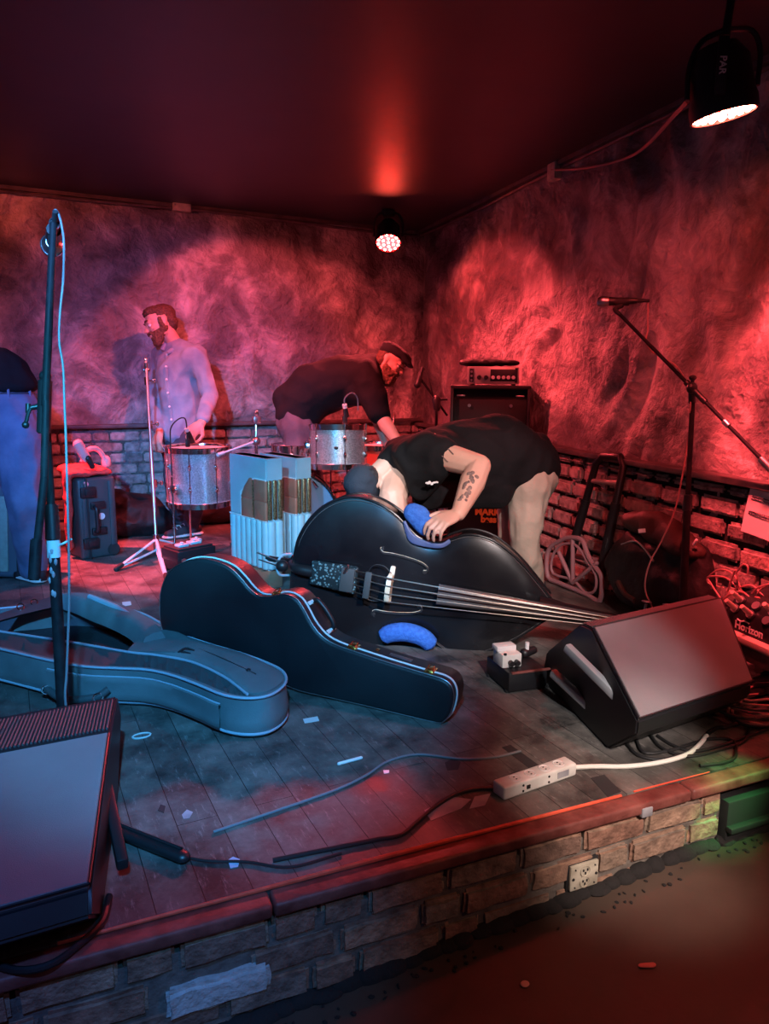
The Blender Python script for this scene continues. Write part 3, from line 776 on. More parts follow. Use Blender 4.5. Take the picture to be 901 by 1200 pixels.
# orientation test for inset direction
area2 = sum(loop[i].x * loop[(i + 1) % len(loop)].y - loop[(i + 1) % len(loop)].x * loop[i].y for i in range(len(loop)))
isg = -1 if area2 > 0 else 1
def shell(z0, z1, dome):
    mb = MB(); R = []
    for (k, z) in ((0, z0), (0, z1 - dome * .6), (.004, z1 - dome * .25), (.012, z1), ):
        R.append([p + V((0, 0, z)) for p in inset(loop, isg * k)])
    mb.loft(R); return mb
T = .125
mb = MB(); R = [[p + V((0, 0, z * zs)) for p in inset(loop, isg * k)] for k, z in ((.012, 0), (.004, -.003), (0, -.01), (0, -.034))]; mb.loft(R); mb.build('lid', 'tolex', case, 50)
mb = MB(); R = [[p + V((0, 0, z * zs)) for p in inset(loop, isg * k)] for k, z in ((0, -.041), (0, -T + .01), (.004, -T + .003), (.012, -T))]; mb.loft(R); mb.build('body', 'tolex', case, 50)
mb = MB(); mb.tube([p + V((0, 0, -.0375 * zs)) for p in inset(loop, -isg * .001)], .0042, 8, True); mb.build('trim_binding', 'white_paint', case)
mb = MB(); mb.tube([p + V((0, 0, -.007 * zs)) for p in inset(loop, -isg * .0005)], .002, 6, True); mb.build('edge_stitching', 'steel', case)
def onedge(px, py, z=-.0375):
    q = cp(px, py); i = min(range(len(loop)), key=lambda k: (loop[k] - q).length)
    d = (loop[(i + 1) % len(loop)] - loop[i - 1]).normalized(); nn = V((d.y, -d.x, 0)) * -isg
    return loop[i] + V((0, 0, z * zs)), d, nn
for px, py in ((322, 699), (412, 763), (503, 792)):
    p, d, nn = onedge(px, py); R = Matrix((d, V((0, 0, 1)) * 1, nn)).transposed()
    R = frame(nn, d)
    mb = MB(); mb.box(p + nn * .003, (.034, .055, .005), R, .002); mb.box(p + nn * .009, (.02, .034, .009), R, .003); mb.tube([p + nn * .008 + R @ V((-.014, -.022, 0)), p + nn * .019 + R @ V((-.01, .01, 0)), p + nn * .019 + R @ V((.01, .01, 0)), p + nn * .008 + R @ V((.014, -.022, 0))], .0022, 6)
    mb.build('latch', 'gold', case)
# handle with two posts
p, d, nn = onedge(357, 717, -.075); p2, d2, n2 = onedge(374, 744, -.075); dd = (p2 - p).normalized(); hn = (nn + n2).normalized()
pa, pb_ = p - dd * .015, p2 + dd * .0
mb = MB(); mb.tube([pa + hn * .012, pa + hn * .03 + dd * .012, (pa + pb_) / 2 + hn * .036, pb_ + hn * .03 - dd * .012, pb_ + hn * .012], .0095, 10, smooth=5); mb.build('handle', 'black', case)
for q in (pa, pb_):
    R = frame(hn, dd); mb = MB(); mb.box(q + hn * .004, (.016, .055, .006), R, .002); mb.box(q + hn * .011, (.01, .022, .014), R, .003); mb.build('handle_post', 'white_paint', case)
p, d, nn = onedge(465, 780, -.075); mb = MB(); mb.box(p + nn * .002, (.09, .018, .004), frame(nn, d), .001); mb.build('maker_plate', 'steel', case)
p, d, nn = onedge(438, 772, -.075); mb = MB(); mb.box(p + nn * .002, (.012, .02, .006), frame(nn, d), .001); mb.build('hasp', 'gold', case)

# ================================================================== open gig bag
GZ = .15
gt = [(-90, 741), (-40, 752), (0, 760), (60, 774), (100, 781), (140, 783), (175, 785), (205, 792), (235, 803), (262, 814), (290, 818), (314, 815), (330, 805), (334, 794), (324, 783), (290, 769), (250, 757), (215, 745), (190, 732), (165, 719), (130, 710), (90, 706), (40, 710), (-20, 716), (-80, 728)]
gl = smooth_pts([Pz(x, y, GZ) for x, y in gt], 4, True)
gig = thing('gig_bag', 'open grey padded guitar gig bag lying flat on the stage at left', 'gig bag', Pz(180, 800))
def gz(l, z): return [V((p.x, p.y, z)) for p in l]
gc = sum(gl, V()) / len(gl)
ga2 = sum(gl[i].x * gl[(i + 1) % len(gl)].y - gl[(i + 1) % len(gl)].x * gl[i].y for i in range(len(gl))); gsg = -1 if ga2 > 0 else 1
def gin(k): 
    o = []
    n = len(gl)
    for i in range(n):
        d = gl[(i + 1) % n] - gl[i - 1]; o.append(gl[i] + V((d.y, -d.x, 0)).normalized() * k * gsg)
    return o
def wav(l, a, z): return [p + V((noise.noise(p * 7 + V((0, 0, z * 30))) * a, noise.noise(p * 7 + V((5, 0, z * 30))) * a, noise.noise(p * 4 + V((0, 9, z))) * a * .6)) for p in gz(l, z)]
mb = MB(); mb.loft([gz(gin(.012), .002), gz(gin(-.004), .014), wav(gin(-.006), .01, .06), wav(gin(-.003), .012, .11), gz(gin(.0), GZ), gz(gin(.018), GZ), gz(gin(.02), .05), gz(gin(.025), .03)], True); mb.build('side_wall', 'teal_nylon', gig, 60, True)
for z in (.02, GZ + .001):
    mb = MB(); mb.tube(gz(gin(-.004), z), .005, 8, True); mb.build('piping', 'teal_piping', gig, world=True)
mb = MB(); mb.loft([gz(gin(.028), .04), gz(gin(.03), .045)]); mb.build('lining', 'plush_dark', gig, world=True)
# closed lid over the neck
lid = [(150, 763), (185, 768), (225, 776), (262, 793), (287, 812), (312, 812), (329, 802), (332, 793), (322, 784), (290, 770), (250, 758), (215, 746), (197, 738), (180, 742)]
ll = smooth_pts([Pz(x, y, GZ) for x, y in lid], 3, True); lc = sum(ll, V()) / len(ll)
mb = MB(); mb.loft([[p + V((0, 0, -.004)) for p in ll], [p + V((0, 0, .006)) for p in ll], [lc + (p - lc) * .9 + V((0, 0, .014 + .004 * noise.noise(p * 9))) for p in ll], [lc + (p - lc) * .5 + V((0, 0, .019 + .005 * noise.noise(p * 6))) for p in ll]]); nl = mb.build('neck_lid', 'teal_nylon', gig, 60, True)
mb = MB(); q = Pz(218, 764, GZ + .018); mb.box(q, (.055, .03, .006), Matrix.Rotation(-.7, 3, 'Z'), .002); mb.tube([q + V((-.03, .0, .004)), q + V((0, .006, .014)), q + V((.03, -.008, .004))], .004, 6, smooth=4); mb.build('carry_loop', 'black_matte', nl, world=True)
mb = MB(); mb.ell(Pz(291, 785, GZ + .02), (.009, .009, .005)); mb.build('stud', 'black', nl, world=True)
mb = MB(); mb.tube([Pz(232, 760, GZ + .019), Pz(262, 772, GZ + .02), Pz(300, 790, GZ + .018)], .002, 6, smooth=4); mb.build('zip', 'black_matte', nl, world=True)
# folded gusset along the unzipped edge
mb = MB(); rows = []
ga = smooth_pts([Pz(x, y, GZ + .002) for x, y in [(-60, 733), (0, 741), (80, 753), (150, 765), (185, 769), (225, 777), (262, 794), (290, 815)]], 8)
gb = smooth_pts([Pz(x, y, GZ - .004) for x, y in [(-60, 748), (0, 759), (80, 776), (150, 783), (185, 785), (225, 799), (262, 813), (290, 817)]], 8)
for i, (a, b) in enumerate(zip(ga, gb)): rows.append([a, a.lerp(b, .33) + V((0, 0, -.012 if i % 4 < 2 else .002)), a.lerp(b, .66) + V((0, 0, .002 if i % 4 < 2 else -.014)), b])
mb.grid(rows); mb.build('gusset', 'teal_dark', gig, 25, True)
mb = MB(); mb.tube([p + V((0, 0, .004)) for p in ga], .005, 8); mb.build('zip_edge', 'teal_piping', gig, world=True)
# body lid folded open: a padded collar that stands up towards the back
fl = [(60, 708), (82, 712), (105, 722), (130, 732), (152, 744), (164, 757)]; f2 = [(84, 700), (108, 700), (135, 708), (160, 718), (182, 731), (196, 746)]
mb = MB(); rows = []
fa = smooth_pts([Pz(x, y, GZ + .0) for x, y in fl], 5); fb = smooth_pts([Pz(x, y, GZ + .02) for x, y in f2], 5)
for a, b in zip(fa, fb): rows.append([a + V((0, 0, -.02)), a.lerp(b, .2) + V((0, 0, .028)), a.lerp(b, .5) + V((0, 0, .035)), a.lerp(b, .8) + V((0, 0, .03)), b + V((0, 0, -.02)), a.lerp(b, .5) + V((0, 0, -.03))])
mb.loft(rows); mb.build('folded_lid', 'teal_nylon', gig, 60, True)
mb = MB(); mb.tube([Pz(105, 699, .2), Pz(135, 712, .19), Pz(160, 725, .18)], [.012, .016, .01], 8, smooth=4); mb.build('strap', 'teal_piping', gig, world=True)
mb = MB(); mb.loft([[Pz(-20, 728, GZ), Pz(20, 715, GZ), Pz(62, 700, GZ + .03), Pz(62, 698, GZ + .04), Pz(20, 712, GZ + .02), Pz(-20, 726, GZ + .02)], [Pz(-20, 735, GZ), Pz(25, 722, GZ), Pz(68, 712, GZ + .02), Pz(68, 710, GZ + .03), Pz(25, 720, GZ + .02), Pz(-20, 733, GZ + .02)]]); mb.build('side_flap', 'teal_dark', gig, world=True)
for px, py in ((24, 711), (40, 706)):
    mb = MB(); q = Pz(px, py, GZ + .035); mb.tube([q + V((.014 * math.cos(a), .014 * math.sin(a) * .6, .012 * math.sin(a))) for a in [k * PI / 5 for k in range(10)]], .003, 6, True); mb.build('ring', 'chrome', gig, world=True)
# front pocket panel, handle
def gfront(px, z):
    """point on the front wall below rim pixel column px"""
    i = min(range(len(gl)), key=lambda k: abs(px - ((RM.transposed() @ (gl[k] - EYE)).x / -(RM.transposed() @ (gl[k] - EYE)).z * FPX + CX)) + (1e3 if k > len(gl) * .46 else 0))
    d = (gl[(i + 1) % len(gl)] - gl[i - 1]).normalized(); nn = V((d.y, -d.x, 0)) * -gsg
    return V((gl[i].x, gl[i].y, z)) + nn * .012, d, nn
mb = MB(); rows = []
for px in range(60, 268, 12): rows.append([gfront(px, z)[0] + gfront(px, z)[2] * (.006 if z in (.03, .125) else .014 + .006 * noise.noise(V((px * .05, z * 20, 0)))) for z in (.03, .04, .06, .08, .1, .12, .125)])
mb.grid(rows); mb.build('pocket', 'teal_nylon', gig, 60, True)
mb = MB(); mb.tube([gfront(px, .125)[0] + gfront(px, .125)[2] * .009 for px in range(60, 268, 12)], .003, 6); mb.build('pocket_piping', 'teal_piping', gig, world=True)
mb = MB(); hp = [gfront(62, .05)[0] + gfront(62, .05)[2] * .02, gfront(80, .04)[0] + gfront(80, .04)[2] * .045, gfront(100, .045)[0] + gfront(100, .045)[2] * .05, gfront(120, .06)[0] + gfront(120, .06)[2] * .04, gfront(134, .08)[0] + gfront(134, .08)[2] * .02]
mb.tube(hp, [.011, .017, .019, .014, .01] and .014, 10, smooth=5); mb.build('handle', 'teal_dark', gig, world=True)
for q in (hp[0], hp[3]):
    mb = MB(); mb.tube([q + V((.016 * math.cos(a), -.012, .016 * math.sin(a))) for a in [k * PI / 5 for k in range(10)]], .0035, 6, True); mb.build('ring', 'chrome', gig, world=True)

# ================================================================== wedge monitors
def wedge(name, label, prof, wvec, cx, feet):
    """prof: left-hand side profile as world points (face top, face bottom, nose, front foot, back foot, back, top back); wvec: one width vector each"""
    r = thing(name, label, 'stage monitor', prof[3])
    n = len(prof); Rr = [p + w_ for p, w_ in zip(prof, wvec)]
    t = bmesh.new(); a = [t.verts.new(p) for p in prof]; b = [t.verts.new(p) for p in Rr]
    t.faces.new(a); t.faces.new(b[::-1])
    for i in range(n): t.faces.new((a[i], b[i], b[(i + 1) % n], a[(i + 1) % n]))
    bmesh.ops.recalc_face_normals(t, faces=t.faces)
    bmesh.ops.bevel(t, geom=t.edges[:], offset=.007, segments=2, affect='EDGES')
    mb = MB(); mb.add(t); mb.build('cabinet', 'black', r, 40, True)
    # metal grille over the face, with a lipped frame
    A0, A1, B0_, B1_ = prof[0], prof[1], Rr[0], Rr[1]
    nn = (B0_ - A0).cross(A1 - A0).normalized()
    if nn.dot(EYE - A0) < 0: nn = -nn
    c = (A0 + A1 + B0_ + B1_) / 4
    q = [c + (p - c) * .985 + nn * .004 for p in (A0, B0_, B1_, A1)]
    mb = MB(); mb.loft([[p - nn * .006 for p in q], [p + nn * .002 for p in q], [c + (p - c) * .985 + nn * .008 for p in q]]); mb.build('grille', 'grille_grey', r, 30, True)
    mb = MB()
    for k in range(4): mb.tube([q[k] + nn * .004, q[(k + 1) % 4] + nn * .004], .0035, 6)
    mb.build('grille_edge', 'black', r, world=True)
    # ribbed vent strip on the top
    mb = MB(); T0, T1 = prof[0], prof[6]; U0, U1 = Rr[0], Rr[6]; nt_ = (U0 - T0).cross(T1 - T0).normalized(); nt_ = nt_ if nt_.z > 0 else -nt_
    for k in range(64):
        f = .02 + .96 * k / 63; a_, b_ = T0.lerp(U0, f), T1.lerp(U1, f)
        mb.tube([a_.lerp(b_, .12) + nt_ * .003, a_.lerp(b_, .88) + nt_ * .002], .0034, 5)
    mb.build('ribbed_strip', 'rib_grey', r, world=True)
    for (P0, P1) in feet:
        mb = MB(); sd = (Rr[0] - prof[0]).normalized() * cx; dv = (P1 - P0).normalized(); nf = frame(sd, dv)
        mb.box((P0 + P1) / 2 + sd * .012, ((P1 - P0).length, .032, .028), nf, .006); mb.build('side_runner', 'runner' if len(feet) > 1 else 'black', r, world=True)
    return r
P4 = Pz(712, 878); P5 = Pz(634, 796); uu = (P5 - P4).normalized(); nn = V((uu.y, -uu.x, 0))
sp = [Pl(x, y, P4, nn) for x, y in ((693, 737), (747, 845), (745, 862))] + [P4, P5] + [Pl(x, y, P4, nn) for x, y in ((640, 764), (680, 731))]
wv = [V((.71, .05, 0)), V((.58, .041, 0)), V((.575, .04, 0)), V((.57, .03, 0)), V((.55, -.12, 0)), V((.6, -.1, 0)), V((.72, .05, 0))]
wedge('stage_monitor', 'black wedge monitor with a grey grille at the right front of the stage', sp, wv, -1,
      [(Pl(733, 842, P4, nn), Pl(683, 756, P4, nn)), (Pl(692, 838, P4, nn), Pl(661, 786, P4, nn))])
# left one: its right-hand side is what we see
A = Pz(118, 1082); Bk = Pz(143, 900); uu = (Bk - A).normalized(); nn = V((uu.y, -uu.x, 0))
sp = [Pl(x, y, A, nn) for x, y in ((130, 860), (107, 1040), (107, 1075))] + [A + uu * .02, A + uu * .52] + [Pl(141, 890, A, nn) + uu * .12 + V((0, 0, -.1)), Pl(139, 868, A, nn) + uu * .05]
sp[6].z = sp[0].z + .004; sp[5].z = .14
wv = [V((-.66, .0, 0))] * 7
wedge('stage_monitor', 'black wedge monitor with a bluish grille at the left front corner of the stage', sp, wv, -1, [(A + uu * .12 + V((0, 0, .05)), A + uu * .42 + V((0, 0, .11)))])
# ================================================================== microphone stands
def mic_part(r, ball, tail, ringcol=None, rb=.027):
    d = (tail - ball).normalized(); L_ = (tail - ball).length
    mb = MB(); mb.lathe([(0, -.03), (.014, -.028), (.023, -.018), (rb, 0), (.0255, .012), (.0225, .026), (.0, .027)], Matrix.Translation(ball + d * .03) @ frame(d).to_4x4(), 28); g = mb.build('mic_grille', 'steel', r, world=True)
    mb = MB(); mb.lathe([(.0, .0), (.021, .002), (.019, .02), (.016, L_ * .5), (.0125, L_ - .06), (.0, L_ - .058)], Matrix.Translation(ball + d * .055) @ frame(d).to_4x4(), 24); b = mb.build('mic_body', 'black', r, world=True)
    if ringcol:
        mb = MB(); mb.cyl(ball + d * (L_ - .035), ball + d * (L_ - .02), .0125, seg=20); mb.build('ring', ringcol, b, world=True)
    mb = MB(); mb.cyl(ball + d * (L_ - .01), ball + d * (L_ + .05), .0095, .007, 16); mb.build('connector', 'black_matte', b, world=True)

M['yellow'] = mat('yellow_ring', (.8, .6, .08), .5)
# --- right
b = Pz(797, 765); dS = 3.38
r = thing('microphone_stand', 'black boom microphone stand with its microphone, in front of the right brick wall', 'microphone stand', b)
top = Pd(812, 458, dS - .1); ball = Pd(699, 353.5, dS + .16); tail = Pd(748, 352.5, dS + .1)
mb = MB(); mb.lathe([(0, 0), (.13, 0), (.14, .008), (.13, .02), (.04, .035), (.02, .05), (0, .05)], Matrix.Translation(b), 40); mb.build('base', 'stand', r, world=True)
mb = MB(); mid = b.lerp(top, .58); mb.cyl(b + V((0, 0, .03)), mid, .0165, seg=16); mb.build('lower_tube', 'stand', r, world=True)
mb = MB(); mb.cyl(mid, top, .0115, seg=14); mb.build('upper_tube', 'stand', r, world=True)
mb = MB(); mb.cyl(mid - V((0, 0, .04)), mid + V((0, 0, .035)), .021, .019, seg=16, bev=.003); mb.build('clutch', 'black', r, world=True)
bm0, bm1 = Pd(722, 364, dS + .12), Pd(893, 539, dS - .33)
mb = MB(); mb.cyl(bm0, bm1, .0085, seg=12); mb.build('boom', 'stand', r, world=True)
bd = (bm1 - bm0).normalized()
mb = MB(); c = bm0 + bd * ((top - bm0).dot(bd)); mb.ell(c, (.026, .022, .026)); mb.cyl(top - V((0, 0, .05)), c, .016, seg=14); mb.cyl(c - bd * .04, c + bd * .09, .0135, seg=14); mb.cyl(c, c + V((0, 0, .04)) - BCK * -.0, .008); mb.ell(c + V((0, 0, .045)), (.02, .014, .012)); mb.build('swivel', 'black', r, world=True)
mb = MB(); mb.cyl(bm1 - bd * .23, bm1 - bd * .2, .014, seg=14); mb.build('boom_collar', 'steel', r, world=True)
mb = MB(); mb.cyl(bm1 - bd * .01, bm1 + bd * .06, .017, seg=14, bev=.003); mb.build('counterweight', 'steel', r, world=True)
mb = MB(); mb.tube([bm0 + bd * .03, bm0 - bd * .01, ball.lerp(tail, .62) - UPV * .018], [.009, .012, .013], 10, smooth=3); mb.cyl(ball.lerp(tail, .45) - UPV * .004, ball.lerp(tail, .78) - UPV * .002, .0205, .019, 18); mb.build('mic_clip', 'black_matte', r, world=True)
mic_part(r, ball, tail, 'yellow', .027)
cp_ = [(754, 352.5), (759, 356), (759, 375), (759, 388), (757, 398), (762, 410), (777, 420), (790, 427), (800, 440), (808, 458), (809, 480), (806, 515), (799, 560), (790, 600), (775, 634), (762, 658), (756, 680), (757, 696), (764, 712)]
pts = [Pd(x, y, dS + (.1 if i < 4 else .04 if i < 7 else -.1 if i < 11 else -.06)) for i, (x, y) in enumerate(cp_)] + [Pz(772, 748)]
mb = MB(); mb.tube(pts, .0034, 8, smooth=5); tag(recentre(mb.build('microphone_cable', 'cable_red')), 'pinkish microphone cable hanging from the right boom microphone', 'cable')

# --- left, in the foreground
dL = 2.32
b = Pz(77, 890)
r = thing('microphone_stand', 'tall black foreground microphone stand with folded boom at left', 'microphone stand', b)
top = Pd(53, 470, dL + .02)
mb = MB(); mb.lathe([(0, 0), (.13, 0), (.14, .008), (.13, .02), (.04, .035), (.024, .05), (0, .05)], Matrix.Translation(b), 40); mb.build('base', 'stand', r, world=True)
mid = b.lerp(top, .62)
mb = MB(); mb.cyl(b + V((0, 0, .03)), mid, .0185, .0175, seg=18); mb.build('lower_tube', 'stand', r, world=True)
mb = MB(); mb.cyl(mid, top, .012, seg=16); mb.build('upper_tube', 'stand', r, world=True)
u = (top - b).normalized()
mb = MB(); mb.cyl(mid - u * .005, mid + u * .11, .0225, .021, seg=12, bev=.004); mb.build('grip_clutch', 'black', r, world=True)
mb = MB(); mb.cyl(mid - u * .06, mid - u * .005, .0205, seg=18); mb.tube([mid - u * .02 + RGT * .018, mid - u * .015 + RGT * .035 + BCK * .01, mid - u * .0 + RGT * .06], .004, 6); mb.build('tape_wrap', 'tape_teal', r, world=True)
mb = MB()
for k in range(9):
    a = random.uniform(.1, .5); t_ = b.lerp(mid, 1 - a * .55); s_ = random.uniform(-.8, .8); n_ = (BCK * math.cos(s_) + RGT * math.sin(s_)).normalized()
    mb.ell(t_ + n_ * .0178, (.006, .006, .012), frame(u, n_), 1)
tag(mb.build('paint_scuffs', 'tape_grey', r, world=True), kind='stuff')
b0, b1 = Pd(40, 780 - 100, dL - .1), Pd(62.5, 262, dL - .03)
bd = (b1 - b0).normalized()
mb = MB(); mb.cyl(b0 + bd * .05, Pd(52, 560, dL - .08) , .0118, seg=14); mb.cyl(Pd(52, 560, dL - .08), Pd(54, 470, dL - .06), .0118, seg=14); mb.build('boom_tail', 'stand', r, world=True)
mb = MB(); mb.cyl(Pd(53, 475, dL - .06), b1, .0125, .011, seg=14); mb.build('boom', 'stand', r, world=True)
mb = MB(); mb.cyl(b0, b0 + bd * .125, .0185, .0175, seg=10, bev=.004); mb.build('counterweight', 'stand', r, world=True)
mb = MB(); c = Pd(53, 452, dL - .03); mb.ell(Pd(53, 441, dL - .04), (.018, .018, .018)); mb.cyl(Pd(53, 445, dL - .04), Pd(51, 508, dL - .02), .0205, .02, 16, .003); mb.cyl(Pd(51, 475, dL - .02), Pd(36, 478, dL - .03), .008); mb.build('swivel', 'black', r, world=True)
mb = MB(); mb.cyl(Pd(33, 473, dL - .03), Pd(33, 484, dL - .03), .008); mb.tube([Pd(36, 478, dL - .03), Pd(33, 484, dL - .035), Pd(30, 497, dL - .035)], .006, 8); mb.ell(Pd(30, 498, dL - .035), .011); mb.build('locking_lever', 'black', r, world=True)
ball = Pd(61, 288, dL + .16); tail = Pd(64, 262, dL - .02)
mb = MB(); d_ = (ball - tail).normalized(); mb.lathe([(0, -.036), (.02, -.03), (.031, -.012), (.0345, .004), (.031, .02), (.02, .036), (0, .04)], Matrix.Translation(ball) @ frame(-d_).to_4x4(), 32); g = mb.build('mic_grille', 'steel', r, world=True)
mb = MB(); mb.lathe([(.0345, -.004), (.037, -.004), (.037, .006), (.0345, .006), (.0345, -.004)], Matrix.Translation(ball) @ frame(-d_).to_4x4(), 32); mb.build('ring', 'chrome', g, world=True)
mb = MB(); mb.cyl(ball, tail, .02, .0135, 20); mb.build('mic_body', 'black', r, world=True)
mb = MB(); mb.lathe([(.0135, 0), (.017, 0), (.017, .006), (.0135, .006)], Matrix.Translation(tail) @ frame(-d_).to_4x4(), 24); mb.build('mic_ring', 'chrome', r, world=True)
mb = MB(); mb.cyl(tail, tail - d_ * .045 + UPV * .02, .0095, .008); mb.build('connector', 'black_matte', r, world=True)
mb = MB(); m_ = ball.lerp(tail, .6); mb.cyl(m_ - d_ * .03, m_ + d_ * .03, .0225, .024, 18); mb.tube([m_ - UPV * .02, b1], [.011, .013], 10); mb.box(m_ - UPV * .03 + BCK * .02, (.014, .012, .04), frame(UPV, RGT), .003); mb.build('mic_clip', 'black', r, world=True)
cl = [(63.5, 252), (64.5, 246), (69, 252), (73, 268), (75, 290), (74, 330), (70.5, 365), (69.5, 400), (74, 430), (75.5, 470), (77.5, 520), (79, 580), (80.5, 640), (81, 700), (79.5, 750), (78, 790), (77, 825)]
pts = [Pd(x, y, dL - .05 + (.03 if i > 4 else 0)) for i, (x, y) in enumerate(cl)] + [Pz(88, 890, .01)]
mb = MB(); mb.tube(pts, .0038, 8, smooth=5); tag(recentre(mb.build('microphone_cable', 'cable_grey')), 'grey microphone cable hanging down the foreground left microphone stand', 'cable')

# ================================================================== two padded cabinets
def padded(name, label, corner, h):
    ld = V((-.12, .45, 0)).normalized(); sd = V((.105, .085, 0)).normalized()          # along the wide face (away), along the narrow side
    R = Matrix((-ld, sd, V((0, 0, 1)))).transposed()
    if R.determinant() < 0: pass
    r = thing(name, label, 'upholstered cabinet', corner)
    r.matrix_basis = Matrix.Translation(corner) @ Matrix((ld, V((0, 0, 1)), V((ld.y, -ld.x, 0)) if V((ld.y, -ld.x, 0)).dot(sd) > 0 else V((-ld.y, ld.x, 0)))).transposed().to_4x4()
    # local: x along the face (0 at the near corner, going away), y up, z into the slab
    W, TT = .40, .105
    mb = MB(); mb.box((W / 2, .055, TT / 2), (W - .01, .11, TT - .01), None, .006); mb.build('plinth', 'brown_vinyl', r)
    mb = MB(); mb.box((W / 2, h / 2 + .05, TT / 2), (W - .012, h - .1, TT - .012), None, .008)
    mb.prism([(0, .405), (0, .455), (W * .52, .42), (W * .62, .52), (W * .62, .56), (W * .45, h - .16), (W * .3, h - .125), (0, h - .125), (0, h), (W, h), (W, .4), (W * .5, .4)][::-1] if False else [(0, h - .125), (0, h), (W, h), (W, .4), (W * .66, .4), (W * .66, .54), (W * .4, h - .135), (W * .3, h - .125)], -.004, TT + .004, None, .006)
    mb.build('upper_panel', 'padded', r)
    # tuck and roll lower half
    mb = MB(); n = 7
    for k in range(n):
        x = W * (k + .5) / n; mb.hull([((x, .125, .0), (W / n * .5, .015, .018)), ((x, .385, .0), (W / n * .5, .015, .018))])
    for k in range(2):
        z = TT * (k + .5) / 2; mb.hull([((-.0, .125, z), (.018, .015, TT / 4)), ((-.0, .385, z), (.018, .015, TT / 4))])
    mb.box((W / 2, .255, TT / 2), (W - .02, .29, TT - .02)); mb.build('tufted_panel', 'padded', r)
    # brown padded insert in four cushions
    y0, y1, ym = .4, h - .125, .5 * (.4 + h - .125) - .01
    for (xa, xb, ya, yb, cut) in ((.004, W * .3, y0, ym, 0), (W * .34, W * .66, y0, ym, 0), (.004, W * .3, ym + .006, y1, 0), (W * .34, W * .66, ym + .006, y1, 1)):
        ins = MB(); cs = [(xa, ya), (xb, ya), (xb, yb), (xa, yb)] if not cut else [(xa, ya), (xb, ya), (xb - .03, ya + .05), (xa + .03, yb), (xa, yb)]
        cx_ = sum(c[0] for c in cs) / len(cs); cy_ = sum(c[1] for c in cs) / len(cs)
        ins.hull([(V((x + (cx_ - x) * .1, y + (cy_ - y) * .1, -.002)), .011) for x, y in cs] + [(V((cx_, cy_, -.01)), (.035, .03, .011))]); ins.build('brown_cushion', 'brown_vinyl', r)
    mb = MB(); mb.box((W * .335, (.4 + h - .125) / 2, -.009), (.012, h - .54, .006), None, .002); mb.build('glitter_seam', 'glitter', r)
    for k in range(3):
        mb = MB(); z = TT * (k + .5) / 3; mb.hull([((-.002, .412, z), (.009, .008, TT / 7)), ((-.002, h - .13, z), (.009, .008, TT / 7))]); mb.build('glitter_band', 'glitter', r)
    mb = MB(); mb.tube([(0, .398, -.008), (W, .398, -.008)], .005, 6); mb.tube([(W * .67, .4, -.006), (W * .67, .54, -.006), (W * .41, h - .132, -.006), (W * .3, h - .122, -.006), (0, h - .122, -.006)], .005, 6); mb.build('piping', 'white_paint', r)
    return r
pc = Pz(315, 691)
padded('padded_cabinet', 'front one of two pale tuck and roll padded cabinets with a brown sparkle insert', pc, .755)
padded('padded_cabinet', 'rear one of two pale padded cabinets, half hidden behind its twin beside the drums', pc + V((.23, .14, 0)), .735)

# ================================================================== drums
def drum(name, label, M4, rad, h, shell, nl, head='drumhead', group=None, cat='drum', hoop='chrome', seam=True):
    r = thing(name, label, cat); r.matrix_basis = M4
    if group: r['group'] = group
    mb = MB(); mb.lathe([(rad, .012), (rad, h - .012)], None, 56); mb.build('shell', shell, r)
    for z, nm in ((0, 'bottom_hoop'), (h, 'top_hoop')):
        mb = MB(); mb.lathe([(rad + .004, z - .02), (rad + .011, z - .02), (rad + .012, z + .014), (rad + .007, z + .018), (rad + .004, z + .012), (rad + .004, z - .02)], None, 56); mb.build(nm, hoop, r)
    for z, nm in ((0, 'bottom_head'), (h, 'top_head')):
        s_ = 1 if z else -1
        mb = MB(); mb.lathe([(0, z), (rad * .9, z), (rad + .003, z - s_ * .004), (rad + .003, z - s_ * .02)], None, 56); mb.build(nm, head, r)
    for k in range(nl):
        a = 2 * PI * k / nl + .3; R = Matrix.Rotation(a, 4, 'Z')
        mb = MB(); t = MB()
        for q in (.3, .7):
            t.hull([((rad + .006, 0, h * q - .014), (.009, .009, .009)), ((rad + .012, 0, h * q), (.011, .011, .014)), ((rad + .006, 0, h * q + .014), (.009, .009, .009))])
        t.cyl((rad + .014, 0, -.01), (rad + .014, 0, h + .01), .0028, seg=8); t.cyl((rad + .014, 0, h + .0), (rad + .014, 0, h + .02), .006, seg=8); t.cyl((rad + .014, 0, -.022), (rad + .014, 0, .0), .006, seg=8)
        t.bm.transform(R); t.build('lug', hoop, r)
    return r
def legs(r, Mi, rad, n, z0, z1, a0, bk=.5):
    """floor tom legs in the drum's own frame"""
    for k in range(n):
        a = a0 + 2 * PI * k / n; c = V((math.cos(a), math.sin(a), 0)) * (rad + .035)
        mb = MB(); mb.tube([c + V((0, 0, z1)), c + V((0, 0, z0 + .05)), c * 1.12 + V((0, 0, z0 + .014))], .0075, 10); l = mb.build('leg', 'chrome', r)
        mb = MB(); mb.cyl(c * 1.12 + V((0, 0, z0)), c * 1.12 + V((0, 0, z0 + .035)), .014, seg=12, bev=.003); mb.build('rubber_foot', 'rubber', l)
        mb = MB(); cc = V((math.cos(a), math.sin(a), 0)) * (rad + .016); mb.box(cc + V((0, 0, bk)), (.05, .035, .055), Matrix.Rotation(a, 3, 'Z'), .006); mb.cyl(c + V((0, 0, bk)), c + V((math.cos(a + 1.2), math.sin(a + 1.2), 0)) * .05 + V((0, 0, bk)), .006); mb.ell(c + V((math.cos(a + 1.2), math.sin(a + 1.2), 0)) * .055 + V((0, 0, bk)), (.014, .014, .018)); mb.build('leg_bracket', 'chrome', r)
